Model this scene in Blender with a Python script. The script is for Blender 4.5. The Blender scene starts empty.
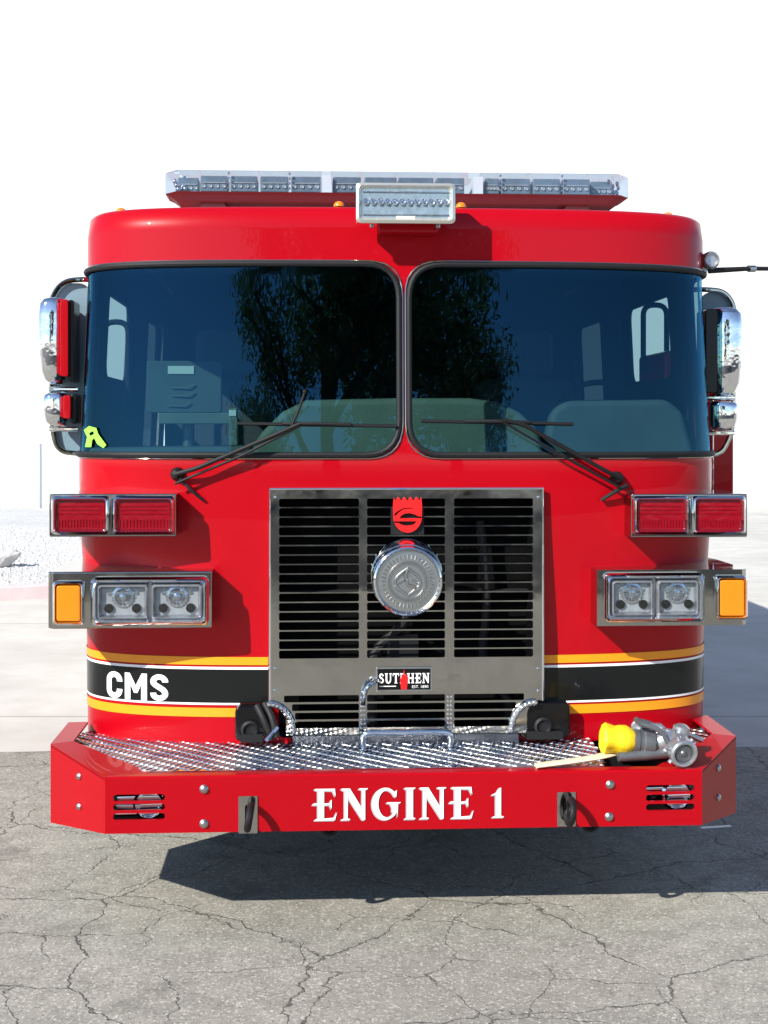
import bpy, bmesh, math, random
from mathutils import Vector, Matrix
from mathutils.geometry import delaunay_2d_cdt
random.seed(7)
R = math.radians
sc = bpy.context.scene
col = sc.collection

# ------------------------------------------------------------------ camera
F = 1400.0; CAMZ = 1.75; HOR = 430.0; CXP = 384.0
cam = bpy.data.cameras.new('camera'); camo = bpy.data.objects.new('camera', cam); col.objects.link(camo)
camo.location = (0, 0, CAMZ); camo.rotation_euler = (R(90), 0, 0)
cam.sensor_fit = 'AUTO'; cam.sensor_width = 36; cam.lens = F*36/1024
cam.shift_y = -(512-HOR)/1024; cam.clip_start = .05; cam.clip_end = 1500
sc.camera = camo
sc.render.resolution_x = 768; sc.render.resolution_y = 1024
# ------------------------------------------------------------------ light
SUN_TRAVEL = Vector((.40, .43, -.38)).normalized()
sun = bpy.data.lights.new('sun', 'SUN'); suno = bpy.data.objects.new('sun', sun); col.objects.link(suno)
sun.energy = 4.6; sun.angle = R(.53); sun.color = (1, .955, .88)
suno.rotation_euler = SUN_TRAVEL.to_track_quat('-Z', 'Y').to_euler(); suno.location = (-5, -5, 8)
w = bpy.data.worlds.new('World'); sc.world = w; w.use_nodes = True
wn = w.node_tree; wn.nodes.clear()
out = wn.nodes.new('ShaderNodeOutputWorld'); bg = wn.nodes.new('ShaderNodeBackground')
sky = wn.nodes.new('ShaderNodeTexSky'); sky.sky_type = 'NISHITA'; sky.sun_disc = False
sky.sun_elevation = math.asin(-SUN_TRAVEL.z); sky.sun_rotation = math.atan2(-SUN_TRAVEL.x, -SUN_TRAVEL.y)
sky.air_density = 1.0; sky.dust_density = .1; sky.ozone_density = 5.0; sky.altitude = 1500
bg.inputs[1].default_value = .12
# plain white backdrop put low into the northern sky (behind the truck), open blue elsewhere
tc = wn.nodes.new('ShaderNodeTexCoord'); sp = wn.nodes.new('ShaderNodeSeparateXYZ')
wn.links.new(tc.outputs['Generated'], sp.inputs[0])
def mr(nt, src, a, b, c, d):
    m = nt.nodes.new('ShaderNodeMapRange'); m.interpolation_type = 'SMOOTHSTEP'
    for i, v in enumerate((a, b, c, d)): m.inputs[i+1].default_value = v
    nt.links.new(src, m.inputs[0]); return m.outputs[0]
my = mr(wn, sp.outputs['Y'], .55, .82, 0, 1)
mz = mr(wn, sp.outputs['Z'], .36, .52, 1, 0)
mm = wn.nodes.new('ShaderNodeMath'); mm.operation = 'MULTIPLY'
wn.links.new(my, mm.inputs[0]); wn.links.new(mz, mm.inputs[1])
mix = wn.nodes.new('ShaderNodeMixRGB'); mix.inputs[2].default_value = (6.6, 6.6, 6.65, 1)
wn.links.new(mm.outputs[0], mix.inputs[0]); hs = wn.nodes.new('ShaderNodeHueSaturation'); hs.inputs['Saturation'].default_value = .85; hs.inputs['Value'].default_value = 1.0
wn.links.new(sky.outputs[0], hs.inputs['Color']); wn.links.new(hs.outputs[0], mix.inputs[1])
wn.links.new(mix.outputs[0], bg.inputs[0]); wn.links.new(bg.outputs[0], out.inputs[0])
vs = sc.view_settings; vs.view_transform = 'Standard'; vs.look = 'None'; vs.exposure = .7; vs.gamma = 1
sc.render.engine = 'CYCLES'
sc.cycles.max_bounces = 8; sc.cycles.transparent_max_bounces = 12

# ------------------------------------------------------------------ truck frame of reference
YAW = R(3.0); X0 = .076; D0 = 5.3
cs, sn = math.cos(YAW), math.sin(YAW)
def to_world(x, y, z): return (X0 + cs*x - sn*y, D0 + sn*x + cs*y, z)
def proj(x, y, z):
    X, Y, Z = to_world(x, y, z); return (CXP + F*X/Y, HOR - F*(Z-CAMZ)/Y, Y)
def U(px, py, yl):
    """truck coordinates (x, z) of a measured point lying on the plane y = yl of the truck"""
    a = (px-CXP)/F
    # yl = -sn*(t*a - X0) + cs*(t - D0)
    t = (yl - sn*X0 + cs*D0)/(cs - sn*a)
    x = cs*(t*a-X0) + sn*(t-D0)
    return x, CAMZ + t*(HOR-py)/F
def RC(x0, y0, x1, y1, yl):
    a, b = U(x0, y0, yl); c, d = U(x1, y1, yl); return (min(a, c), max(a, c), min(b, d), max(b, d))

# ------------------------------------------------------------------ materials
def new_mat(name):
    m = bpy.data.materials.new(name); m.use_nodes = True
    return m, m.node_tree, m.node_tree.nodes['Principled BSDF']
def pm(name, c, rough=.5, metal=0, coat=0, spec=.5, noise=None, bump=None, rnoise=None, coatrough=.03):
    m, nt, b = new_mat(name)
    b.inputs['Base Color'].default_value = (*c, 1); b.inputs['Roughness'].default_value = rough
    b.inputs['Metallic'].default_value = metal; b.inputs['Coat Weight'].default_value = coat
    b.inputs['Coat Roughness'].default_value = coatrough
    b.inputs['Specular IOR Level'].default_value = spec
    tcn = nt.nodes.new('ShaderNodeTexCoord')
    if noise:
        s, amt = noise
        n = nt.nodes.new('ShaderNodeTexNoise'); n.inputs['Scale'].default_value = s; n.inputs['Detail'].default_value = 6
        nt.links.new(tcn.outputs['Object'], n.inputs['Vector'])
        mx = nt.nodes.new('ShaderNodeMixRGB'); mx.inputs[1].default_value = (*[v*(1-amt) for v in c], 1)
        mx.inputs[2].default_value = (*[min(1, v*(1+amt)) for v in c], 1)
        nt.links.new(n.outputs[0], mx.inputs[0]); nt.links.new(mx.outputs[0], b.inputs['Base Color'])
    if rnoise:
        s, lo, hi = rnoise
        n = nt.nodes.new('ShaderNodeTexNoise'); n.inputs['Scale'].default_value = s; n.inputs['Detail'].default_value = 5
        nt.links.new(tcn.outputs['Object'], n.inputs['Vector'])
        nt.links.new(mr(nt, n.outputs[0], .35, .7, lo, hi), b.inputs['Roughness'])
    if bump:
        s, st, dist = bump
        n = nt.nodes.new('ShaderNodeTexNoise'); n.inputs['Scale'].default_value = s; n.inputs['Detail'].default_value = 3
        nt.links.new(tcn.outputs['Object'], n.inputs['Vector'])
        bp = nt.nodes.new('ShaderNodeBump'); bp.inputs['Strength'].default_value = st; bp.inputs['Distance'].default_value = dist
        nt.links.new(n.outputs[0], bp.inputs['Height']); nt.links.new(bp.outputs[0], b.inputs['Normal'])
    return m
M = {}
M['red'] = pm('red_paint', (.385, .0005, .006), .34, 0, .34, .10, noise=(1.5, .10), bump=(2.2, .10, .02), coatrough=.015)
M['redbumper'] = pm('red_bumper_paint', (.36, .0005, .0055), .38, 0, .18, .10, noise=(2.5, .08), bump=(9, .06, .01))
M['chrome'] = pm('chrome', (.78, .79, .80), .06, 1, bump=(7, .15, .01))
M['mirrorchrome'] = pm('polished_chrome', (.82, .83, .85), .03, 1, bump=(12, .3, .012))
M['steel'] = pm('brushed_steel', (.42, .41, .375), .05, 1, noise=(12, .12), rnoise=(9, .03, .14), bump=(5, .1, .01))
M['satin'] = pm('satin_aluminium', (.42, .42, .41), .36, 1, noise=(20, .12))
M['tread'] = pm('tread_plate', (.74, .74, .73), .24, 1, noise=(14, .15), rnoise=(8, .14, .36))
M['black'] = pm('black_plastic', (.007, .007, .008), .6, 0, spec=.3, noise=(15, .3))
M['blackgloss'] = pm('black_gloss', (.004, .004, .0045), .2, spec=.3)
M['rubber'] = pm('black_rubber', (.011, .011, .012), .6, spec=.3)
M['blackband'] = pm('black_vinyl', (.006, .007, .007), .25, 0, .15, .25)
M['yellow'] = pm('yellow_reflective', (.86, .30, .004), .4, noise=(40, .06))
M['white'] = pm('white_vinyl', (.85, .84, .82), .4)
M['silverletter'] = pm('silver_shadow_vinyl', (.42, .41, .42), .4)
M['redlens'] = pm('red_lens', (.23, .0005, .008), .14, 0, .2, .4, bump=(35, .3, .003))
M['amber'] = pm('amber_lens', (.82, .22, .003), .22, 0, .3, bump=(90, .3, .003))
M['lamp'] = pm('lamp_reflector', (.72, .73, .75), .16, 1, bump=(60, .6, .004))
M['lampgrey'] = pm('lamp_surround', (.46, .46, .45), .35, .25, noise=(40, .25))
M['darksteel'] = pm('dark_steel', (.10, .11, .13), .25, .9)
M['grey'] = pm('grey_metal', (.16, .165, .17), .42, .6, noise=(30, .35))
M['ltgrey'] = pm('light_grey_cast', (.45, .46, .48), .33, .8, noise=(40, .3), bump=(50, .3, .004))
M['yellowrubber'] = pm('yellow_rubber', (.85, .60, .01), .45, bump=(25, .25, .01))
M['hose'] = pm('pale_hose', (.62, .55, .38), .8, noise=(30, .15), bump=(150, .5, .003))
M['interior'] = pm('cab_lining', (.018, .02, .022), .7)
M['dash'] = pm('dashboard', (.13, .17, .145), .75, noise=(7, .25), bump=(90, .3, .003))
M['dash2'] = pm('dark_dashboard', (.07, .10, .11), .75, noise=(7, .25))
M['seat'] = pm('seat_cloth', (.05, .055, .065), .8)
M['pinkmetal'] = pm('pinkish_tray', (.30, .17, .17), .55, .2)
M['ledgrey'] = pm('led_module', (.27, .32, .36), .3, .5, noise=(25, .35))
M['ledblue'] = pm('led_lens', (.38, .50, .60), .15, .5, noise=(60, .4))
M['cream'] = pm('cream_frame', (.66, .65, .58), .22, .65)
M['sticker'] = pm('green_sticker', (.28, .85, .06), .5)
M['tyre'] = pm('tyre', (.02, .02, .02), .8)
M['void'] = pm('radiator_core', (.0012, .0012, .0014), .8, spec=.1)
M['smallwhite'] = pm('paper_label', (.65, .72, .72), .6)
M['backdrop_fill'] = pm('grey_blue_panel', (.17, .26, .31), .35)
M['bronze'] = pm('dulled_red_end_panel', (.56, .006, .008), .3, 0, .8)

def glass_mat(name, tint, f0=.06, rough=0, gc=(1, 1, 1), edge=.85):
    """thin tinted pane: Schlick reflection over transparency, the same from both sides"""
    m, nt, b = new_mat(name); nt.nodes.remove(b)
    o = nt.nodes['Material Output']; t = nt.nodes.new('ShaderNodeBsdfTransparent'); g = nt.nodes.new('ShaderNodeBsdfGlossy')
    lw = nt.nodes.new('ShaderNodeLayerWeight'); lw.inputs[0].default_value = .5
    pw = nt.nodes.new('ShaderNodeMath'); pw.operation = 'POWER'; pw.inputs[1].default_value = 5; nt.links.new(lw.outputs['Facing'], pw.inputs[0])
    ml = nt.nodes.new('ShaderNodeMath'); ml.operation = 'MULTIPLY_ADD'; ml.inputs[1].default_value = edge-f0; ml.inputs[2].default_value = f0
    nt.links.new(pw.outputs[0], ml.inputs[0]); mx = nt.nodes.new('ShaderNodeMixShader')
    t.inputs[0].default_value = (*tint, 1); g.inputs['Roughness'].default_value = rough; g.inputs[0].default_value = (*gc, 1)
    nt.links.new(ml.outputs[0], mx.inputs[0]); nt.links.new(t.outputs[0], mx.inputs[1]); nt.links.new(g.outputs[0], mx.inputs[2])
    nt.links.new(mx.outputs[0], o.inputs[0]); return m
M['glass'] = glass_mat('windshield_glass', (.40, .56, .55), .07, gc=(.13, .46, .80))  # blue of the mirrored sky is put into the gloss colour
M['sideglass'] = glass_mat('side_glass', (.62, .74, .80), .04, edge=.35)
M['privacy'] = glass_mat('privacy_glass', (.05, .07, .09), .04, edge=.3)
M['clear'] = glass_mat('clear_lens', (.90, .92, .94), .04)
M['barlens'] = glass_mat('light_bar_lens', (.74, .80, .86), .05, .03)

# ------------------------------------------------------------------ object helpers
def tag(o, label=None, cat=None, group=None, kind=None):
    if label: o['label'] = label
    if cat: o['category'] = cat
    if group: o['group'] = group
    if kind: o['kind'] = kind
    return o
def empty(name, loc, rz=0, **k):
    o = bpy.data.objects.new(name, None); col.objects.link(o); o.location = loc; o.rotation_euler.z = rz
    o.empty_display_size = .2; return tag(o, **k)
class MB:
    def __init__(s): s.v = []; s.f = []; s.mi = []; s.cur = 0
    def add(s, vs, fs):
        n = len(s.v); s.v += [tuple(p) for p in vs]; s.f += [tuple(i+n for i in f) for f in fs]; s.mi += [s.cur]*len(fs); return s
    def box(s, x0, x1, y0, y1, z0, z1):
        return s.add([(x0,y0,z0),(x1,y0,z0),(x1,y1,z0),(x0,y1,z0),(x0,y0,z1),(x1,y0,z1),(x1,y1,z1),(x0,y1,z1)],
              [(0,3,2,1),(4,5,6,7),(0,1,5,4),(1,2,6,5),(2,3,7,6),(3,0,4,7)])
    def rings(s, rr, cap=True, closed=False):
        n = len(rr[0]); base = []
        vs = [p for r in rr for p in r]; fs = []
        m = len(rr)
        for i in range(m if closed else m-1):
            j = (i+1) % m
            for k in range(n):
                l = (k+1) % n; fs.append((i*n+k, i*n+l, j*n+l, j*n+k))
        if cap and not closed:
            fs.append(tuple(range(n))[::-1]); fs.append(tuple((m-1)*n+k for k in range(n)))
        return s.add(vs, fs)
    def tube(s, path, r, n=12, closed=False, cap=True):
        P = [Vector(p) for p in path]; m = len(P); rad = r if isinstance(r, (list, tuple)) else [r]*m
        T = []
        for i in range(m):
            a = P[(i-1) % m] if (closed or i > 0) else P[i]; b = P[(i+1) % m] if (closed or i < m-1) else P[i]
            T.append((b-a).normalized())
        up = Vector((0, 0, 1)) if abs(T[0].z) < .9 else Vector((1, 0, 0))
        nn = (up - T[0]*up.dot(T[0])).normalized(); rr = []
        for i in range(m):
            nn = (nn - T[i]*nn.dot(T[i])).normalized(); bb = T[i].cross(nn)
            rr.append([P[i] + (nn*math.cos(2*math.pi*k/n) + bb*math.sin(2*math.pi*k/n))*rad[i] for k in range(n)])
        return s.rings(rr, cap, closed)
    def lathe(s, o, axis, prof, n=40):
        """prof: list of (radius, distance along axis)"""
        o = Vector(o); a = Vector(axis).normalized(); up = Vector((0, 0, 1)) if abs(a.z) < .9 else Vector((1, 0, 0))
        e = (up - a*up.dot(a)).normalized(); f = a.cross(e)
        rr = [[o + a*h + (e*math.cos(2*math.pi*k/n) + f*math.sin(2*math.pi*k/n))*max(r, 1e-4) for k in range(n)] for r, h in prof]
        return s.rings(rr)
    def prism(s, out, y0, y1):
        """outline in (x, z), extruded in y"""
        n = len(out); return s.rings([[(x, y0, z) for x, z in out], [(x, y1, z) for x, z in out]])
    def frame(s, o1, o2, y0, y1, y2=None):
        """ring between outer outline o1 and inner o2 (same count); front at y0, back y1"""
        if y2 is None: y2 = y0
        return s.rings([[(x, y1, z) for x, z in o1], [(x, y0, z) for x, z in o1], [(x, y2, z) for x, z in o2], [(x, y1, z) for x, z in o2]], closed=True)
    def build(s, name, mat, parent=None, smooth=True, bevel=0, seg=2, ang=35, recalc=True, **k):
        me = bpy.data.meshes.new(name); me.from_pydata(s.v, [], s.f)
        mats = mat if isinstance(mat, (list, tuple)) else [mat]
        for m_ in mats: me.materials.append(m_)
        if len(mats) > 1:
            for p, i in zip(me.polygons, s.mi): p.material_index = i
        b = bmesh.new(); b.from_mesh(me)
        if recalc: bmesh.ops.recalc_face_normals(b, faces=b.faces)
        if bevel:
            es = [e for e in b.edges if len(e.link_faces) == 2 and e.calc_face_angle(0) > R(28)]
            bmesh.ops.bevel(b, geom=es, offset=bevel, segments=seg, profile=.5, affect='EDGES', clamp_overlap=True)
        b.to_mesh(me); b.free()
        o = bpy.data.objects.new(name, me); col.objects.link(o)
        if parent: o.parent = parent
        if smooth:
            me.shade_smooth(); me.set_sharp_from_angle(angle=R(ang if not bevel else 60))
            if bevel: o.modifiers.new('wn', 'WEIGHTED_NORMAL').keep_sharp = True
        return tag(o, **k)
def rrect(x0, x1, z0, z1, r, n=6):
    r = min(r, (x1-x0)/2-1e-4, (z1-z0)/2-1e-4); out = []
    for cx, cz, a0 in ((x1-r, z0+r, -90), (x1-r, z1-r, 0), (x0+r, z1-r, 90), (x0+r, z0+r, 180)):
        for i in range(n+1):
            a = R(a0+90*i/n); out.append((cx+r*math.cos(a), cz+r*math.sin(a)))
    return out
def smooth_path(pts, rad=.03, n=6):
    """round the corners of a polyline"""
    P = [Vector(p) for p in pts]; out = [P[0]]
    for i in range(1, len(P)-1):
        a, b, c = P[i-1], P[i], P[i+1]; r = min(rad, (a-b).length*.49, (c-b).length*.49)
        p = b+(a-b).normalized()*r; q = b+(c-b).normalized()*r
        for k in range(n+1):
            t = k/n; out.append(p*(1-t)**2 + b*2*t*(1-t) + q*t*t)
    out.append(P[-1]); return out

# ------------------------------------------------------------------ cab surface: plan curve x height
W = 1.246; A = .50; NN = 3.5; YEND = 3.3
_pl = []
K = 160
for i in range(K+1):
    t = -math.pi/2 + math.pi*i/K
    c, s_ = math.cos(t), math.sin(t)
    x = W*math.copysign(abs(s_)**(2/NN), s_); y = A*(1-abs(c)**(2/NN)); _pl.append((x, y))
_pl = [(-W, YEND), (-W, .52)] + _pl + [(W, .52), (W, YEND)]
_S = [0]
for a, b in zip(_pl, _pl[1:]): _S.append(_S[-1]+math.dist(a, b))
_mid = _S[2+K//2]; _S = [v-_mid for v in _S]
SMAX = _S[-1]
import bisect
_N = []
for i in range(len(_pl)):
    a = _pl[max(0, i-1)]; b = _pl[min(len(_pl)-1, i+1)]
    tx, ty = b[0]-a[0], b[1]-a[1]; l = math.hypot(tx, ty); _N.append((ty/l, -tx/l))
for i in (0, 1): _N[i] = (-1, 0)
for i in (-1, -2): _N[i] = (1, 0)
def plan(s):
    s = max(_S[0], min(_S[-1]-1e-9, s)); i = max(0, min(len(_S)-2, bisect.bisect_right(_S, s)-1))
    d = _S[i+1]-_S[i]; t = (s-_S[i])/d if d > 0 else 0
    x = _pl[i][0]*(1-t)+_pl[i+1][0]*t; y = _pl[i][1]*(1-t)+_pl[i+1][1]*t
    nx = _N[i][0]*(1-t)+_N[i+1][0]*t; ny = _N[i][1]*(1-t)+_N[i+1][1]*t; l = math.hypot(nx, ny)
    return x, y, nx/l, ny/l
ZTOP = 2.60; ZR = .05; ZBOT = .56
def bulge(z):
    if z < 1.62: return .035*math.sin(max(0, (z-.75))/(.87)*math.pi/2)**2
    return .035*(1-min(1, (z-1.62)/.72))
def SM(s, z, off=0):
    x, y, nx, ny = plan(s); o = off+bulge(z)
    zz = z
    if z > ZTOP-ZR:
        a = (z-(ZTOP-ZR))/ZR*math.pi/2; o -= ZR*(1-math.cos(a)); zz = ZTOP-ZR+ZR*math.sin(a)
    return (x+nx*o, y+ny*o, zz)
def SN(s, z):
    x, y, nx, ny = plan(s)
    dz = (bulge(z+.01)-bulge(z-.01))/.02
    n = Vector((nx, ny, -dz))
    if z > ZTOP-ZR:
        a = min(1, (z-(ZTOP-ZR))/ZR)*math.pi/2; n = Vector((nx*math.cos(a), ny*math.cos(a), math.sin(a)))
    return n.normalized()
def S(px, py):
    """(s, z) of the cab surface at a measured picture point"""
    z = 1.6; s = 0
    lim = 1.62
    for _ in range(6):
        lo, hi = -lim, lim
        for _ in range(30):
            m = (lo+hi)/2
            if proj(*SM(m, z))[0] < px: lo = m
            else: hi = m
        s = (lo+hi)/2; d = proj(*SM(s, z))[2]; z = CAMZ+d*(HOR-py)/F
    return s, z
def inside(p, poly):
    x, y = p; c = False; n = len(poly); j = n-1
    for i in range(n):
        xi, yi = poly[i]; xj, yj = poly[j]
        if (yi > y) != (yj > y) and x < (xj-xi)*(y-yi)/(yj-yi)+xi: c = not c
        j = i
    return c
def seg_sub(poly, step):
    out = []
    for i in range(len(poly)):
        a, b = poly[i], poly[(i+1) % len(poly)]; n = max(1, int(math.dist(a, b)/step))
        for k in range(n): out.append((a[0]+(b[0]-a[0])*k/n, a[1]+(b[1]-a[1])*k/n))
    return out
def near(p, segs, d):
    for (a, b) in segs:
        if min(a[0], b[0])-d > p[0] or max(a[0], b[0])+d < p[0] or min(a[1], b[1])-d > p[1] or max(a[1], b[1])+d < p[1]: continue
        return True
    return False
def wrap(name, outline, holes, off, mat, parent, step=.03, zstep=.06, fn=SM, nfn=SN, gridx=None, **k):
    """sheet cut to outline (minus holes) laid on the cab surface at distance off"""
    loops = [seg_sub(outline, step)] + [seg_sub(h, step) for h in holes]
    vs, es = [], []
    for lp in loops:
        n0 = len(vs); vs += lp; es += [(n0+i, n0+(i+1) % len(lp)) for i in range(len(lp))]
    xs = [p[0] for p in outline]; zs = [p[1] for p in outline]
    segs = [(l[i], l[(i+1) % len(l)]) for l in loops for i in range(len(l))]
    gx = gridx or [min(xs)+step*i for i in range(1, int((max(xs)-min(xs))/step)+1)]
    gz = []; z = min(zs)+zstep*.5
    while z < max(zs): gz.append(z); z += zstep if z < ZTOP-ZR-.02 or fn is not SM else .01
    for x in gx:
        for z in gz:
            p = (x, z)
            if inside(p, outline) and not any(inside(p, h) for h in holes) and not near(p, segs, .004): vs.append(p)
    res = delaunay_2d_cdt([Vector(v) for v in vs], es, [], 0, 1e-6)
    V = [tuple(v) for v in res[0]]; FF = []
    for f in res[2]:
        c = (sum(V[i][0] for i in f)/3, sum(V[i][1] for i in f)/3)
        if inside(c, outline) and not any(inside(c, h) for h in holes): FF.append(tuple(f))
    me = bpy.data.meshes.new(name); me.from_pydata([fn(v[0], v[1], off) for v in V], [], FF)
    me.materials.append(mat); me.shade_smooth()
    if nfn and off > -.01: me.normals_split_custom_set_from_vertices([nfn(v[0], v[1]) for v in V])
    o = bpy.data.objects.new(name, me); col.objects.link(o)
    if parent: o.parent = parent
    return tag(o, **k)
def round_poly(pts, radii, n=7):
    out = []; m = len(pts)
    for i in range(m):
        a, b, c = Vector(pts[i-1]), Vector(pts[i]), Vector(pts[(i+1) % m]); r = radii[i]
        r = min(r, (a-b).length*.48, (c-b).length*.48)
        p = b+(a-b).normalized()*r; q = b+(c-b).normalized()*r
        for k_ in range(n+1):
            t = k_/n; v = p*(1-t)**2 + b*2*t*(1-t) + q*t*t; out.append((v.x, v.y))
    return out
def dense(pts, n=12):
    out = []
    for i in range(len(pts)):
        a, b = pts[i], pts[(i+1) % len(pts)]
        for k_ in range(n): out.append((a[0]+(b[0]-a[0])*k_/n, a[1]+(b[1]-a[1])*k_/n))
    return out

# ================================================================== THE SETTING
def nodes_ground(name, c0, c1, scale, rough=.9, speck=None, cracks=None, bumpd=.004, joints=None, stain=None):
    m, nt, b = new_mat(name); b.inputs['Roughness'].default_value = rough; b.inputs['Specular IOR Level'].default_value = .25
    N = nt.nodes; L = nt.links
    tcn = N.new('ShaderNodeTexCoord'); P = tcn.outputs['Object']
    def noise(s, d=6, r=.6):
        n = N.new('ShaderNodeTexNoise'); n.inputs['Scale'].default_value = s; n.inputs['Detail'].default_value = d
        n.inputs['Roughness'].default_value = r; L.new(P, n.inputs['Vector']); return n
    def mixc(f, a, bb, mode='MIX'):
        x = N.new('ShaderNodeMixRGB'); x.blend_type = mode
        for i, v in ((0, f), (1, a), (2, bb)):
            if hasattr(v, 'links') or hasattr(v, 'is_linked'): L.new(v, x.inputs[i])
            elif i == 0: x.inputs[0].default_value = v
            else: x.inputs[i].default_value = (*v, 1)
        return x.outputs[0]
    c = mixc(mr(nt, noise(scale).outputs[0], .3, .7, 0, 1), c0, c1)
    n2 = noise(.35, 4)
    c = mixc(mr(nt, n2.outputs[0], .35, .7, 0, .55), c, tuple(v*.72 for v in c0))
    hgt = None
    if speck:
        sc1, lo, hi, lite = speck
        fn_ = noise(sc1, 3, .8)
        c = mixc(mr(nt, fn_.outputs[0], lo, hi, 0, .75), c, lite)
        c = mixc(mr(nt, noise(sc1*.7+11, 3, .8).outputs[0], lo+.0, hi, 0, .55), c, tuple(v*.3 for v in c0))
        hgt = fn_.outputs[0]
    if stain:
        c = mixc(mr(nt, noise(stain, 5, .55).outputs[0], .58, .70, 0, .45), c, tuple(v*.45 for v in c0))
    def math_(op, a, bb=None, clamp=False):
        q = N.new('ShaderNodeMath'); q.operation = op; q.use_clamp = clamp
        for i, v in ((0, a), (1, bb)):
            if v is None: continue
            if isinstance(v, (int, float)): q.inputs[i].default_value = v
            else: L.new(v, q.inputs[i])
        return q.outputs[0]
    crack_total = None
    if cracks:
        for (s_, wd, off, dis, msk) in cracks:
            mp = N.new('ShaderNodeMapping'); mp.inputs['Location'].default_value = (off, off*1.7, 0); L.new(P, mp.inputs[0])
            nz = N.new('ShaderNodeTexNoise'); nz.inputs['Scale'].default_value = 2.2; nz.inputs['Detail'].default_value = 7; nz.inputs['Roughness'].default_value = .62
            L.new(mp.outputs[0], nz.inputs['Vector'])
            va = N.new('ShaderNodeVectorMath'); va.operation = 'MULTIPLY_ADD'; va.inputs[1].default_value = (dis, dis, 0)
            L.new(nz.outputs['Color'], va.inputs[0]); L.new(mp.outputs[0], va.inputs[2])
            vo = N.new('ShaderNodeTexVoronoi'); vo.feature = 'DISTANCE_TO_EDGE'; vo.voronoi_dimensions = '2D'; vo.inputs['Scale'].default_value = s_
            L.new(va.outputs[0], vo.inputs['Vector'])
            wn_ = noise(5+s_, 3); mn = noise(.9+s_*.3, 2)
            width = mr(nt, wn_.outputs[0], .3, .7, wd*.45*s_, wd*1.5*s_)
            e = math_('DIVIDE', vo.outputs['Distance'], width)
            e = math_('SUBTRACT', 1.25, e, True)
            keep = mr(nt, mn.outputs[0], msk, msk+.12, 0, 1)
            e = math_('MULTIPLY', e, keep, True)
            crack_total = e if crack_total is None else math_('MAXIMUM', crack_total, e)
        halo = c
        c = mixc(math_('MULTIPLY', crack_total, .74), c, tuple(v*.16 for v in c0))
    if joints:
        sx = N.new('ShaderNodeSeparateXYZ'); L.new(P, sx.inputs[0])
        tot = None
        for axis, first, pitch, wid in joints:
            a = math_('SUBTRACT', sx.outputs[axis], first); a = math_('DIVIDE', a, pitch)
            a = math_('FRACT', a); a = math_('SUBTRACT', a, .5); a = math_('ABSOLUTE', a); a = math_('GREATER_THAN', a, .5-wid/pitch)
            tot = a if tot is None else math_('MAXIMUM', tot, a)
        c = mixc(math_('MULTIPLY', tot, .55), c, tuple(v*.3 for v in c0)); crack_total = tot
    L.new(c, b.inputs['Base Color'])
    bp = N.new('ShaderNodeBump'); bp.inputs['Strength'].default_value = .5; bp.inputs['Distance'].default_value = bumpd
    h = hgt if hgt is not None else noise(60).outputs[0]
    if crack_total is not None: h = math_('SUBTRACT', h, math_('MULTIPLY', crack_total, 2.0))
    L.new(h, bp.inputs['Height']); L.new(bp.outputs[0], b.inputs['Normal'])
    return m
M['asphalt'] = nodes_ground('cracked_asphalt', (.275, .262, .22), (.37, .352, .298), 9, speck=(85, .53, .66, (.68, .655, .58)),
      cracks=[(1.15, .0048, 3.1, .36, .10), (2.3, .0030, 9.3, .30, .40)], stain=2.3)
M['concrete'] = nodes_ground('pale_concrete', (.58, .56, .50), (.66, .64, .58), 3, speck=(130, .6, .72, (.72, .70, .64)), bumpd=.001,
      joints=[('Y', 8.55, 4.1, .012)])
M['ground'] = nodes_ground('dusty_ground', (.52, .50, .46), (.60, .58, .54), 1.5, bumpd=.003)
M['gravel'] = nodes_ground('pale_gravel', (.66, .65, .61), (.80, .79, .75), 26, speck=(34, .45, .6, (.88, .87, .84)), bumpd=.03)
M['kerb'] = pm('pink_kerb', (.66, .54, .54), .8, noise=(8, .15))
M['stucco'] = pm('white_stucco', (.80, .80, .80), .9, noise=(2, .04), bump=(60, .3, .004))
M['galv'] = pm('galvanised_post', (.74, .74, .75), .6)
M['rock'] = pm('grey_rock', (.50, .49, .47), .9, noise=(9, .2), bump=(12, .8, .03))
M['bark'] = pm('bark', (.09, .07, .05), .9, noise=(10, .4), bump=(18, .9, .02))
def leafmat(name, a, b_):
    m, nt, b = new_mat(name); b.inputs['Roughness'].default_value = .55
    oi = nt.nodes.new('ShaderNodeTexCoord'); n = nt.nodes.new('ShaderNodeTexNoise'); n.inputs['Scale'].default_value = 1.4
    nt.links.new(oi.outputs['Object'], n.inputs['Vector']); mx = nt.nodes.new('ShaderNodeMixRGB')
    mx.inputs[1].default_value = (*a, 1); mx.inputs[2].default_value = (*b_, 1)
    nt.links.new(mr(nt, n.outputs[0], .35, .65, 0, 1), mx.inputs[0]); nt.links.new(mx.outputs[0], b.inputs['Base Color'])
    tl = nt.nodes.new('ShaderNodeBsdfTranslucent'); nt.links.new(mx.outputs[0], tl.inputs[0]); ms = nt.nodes.new('ShaderNodeMixShader'); ms.inputs[0].default_value = .45
    nt.links.new(b.outputs[0], ms.inputs[1]); nt.links.new(tl.outputs[0], ms.inputs[2]); nt.links.new(ms.outputs[0], nt.nodes['Material Output'].inputs[0]); return m
M['leaf'] = leafmat('foliage', (.12, .14, .04), (.46, .42, .14))

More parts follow.
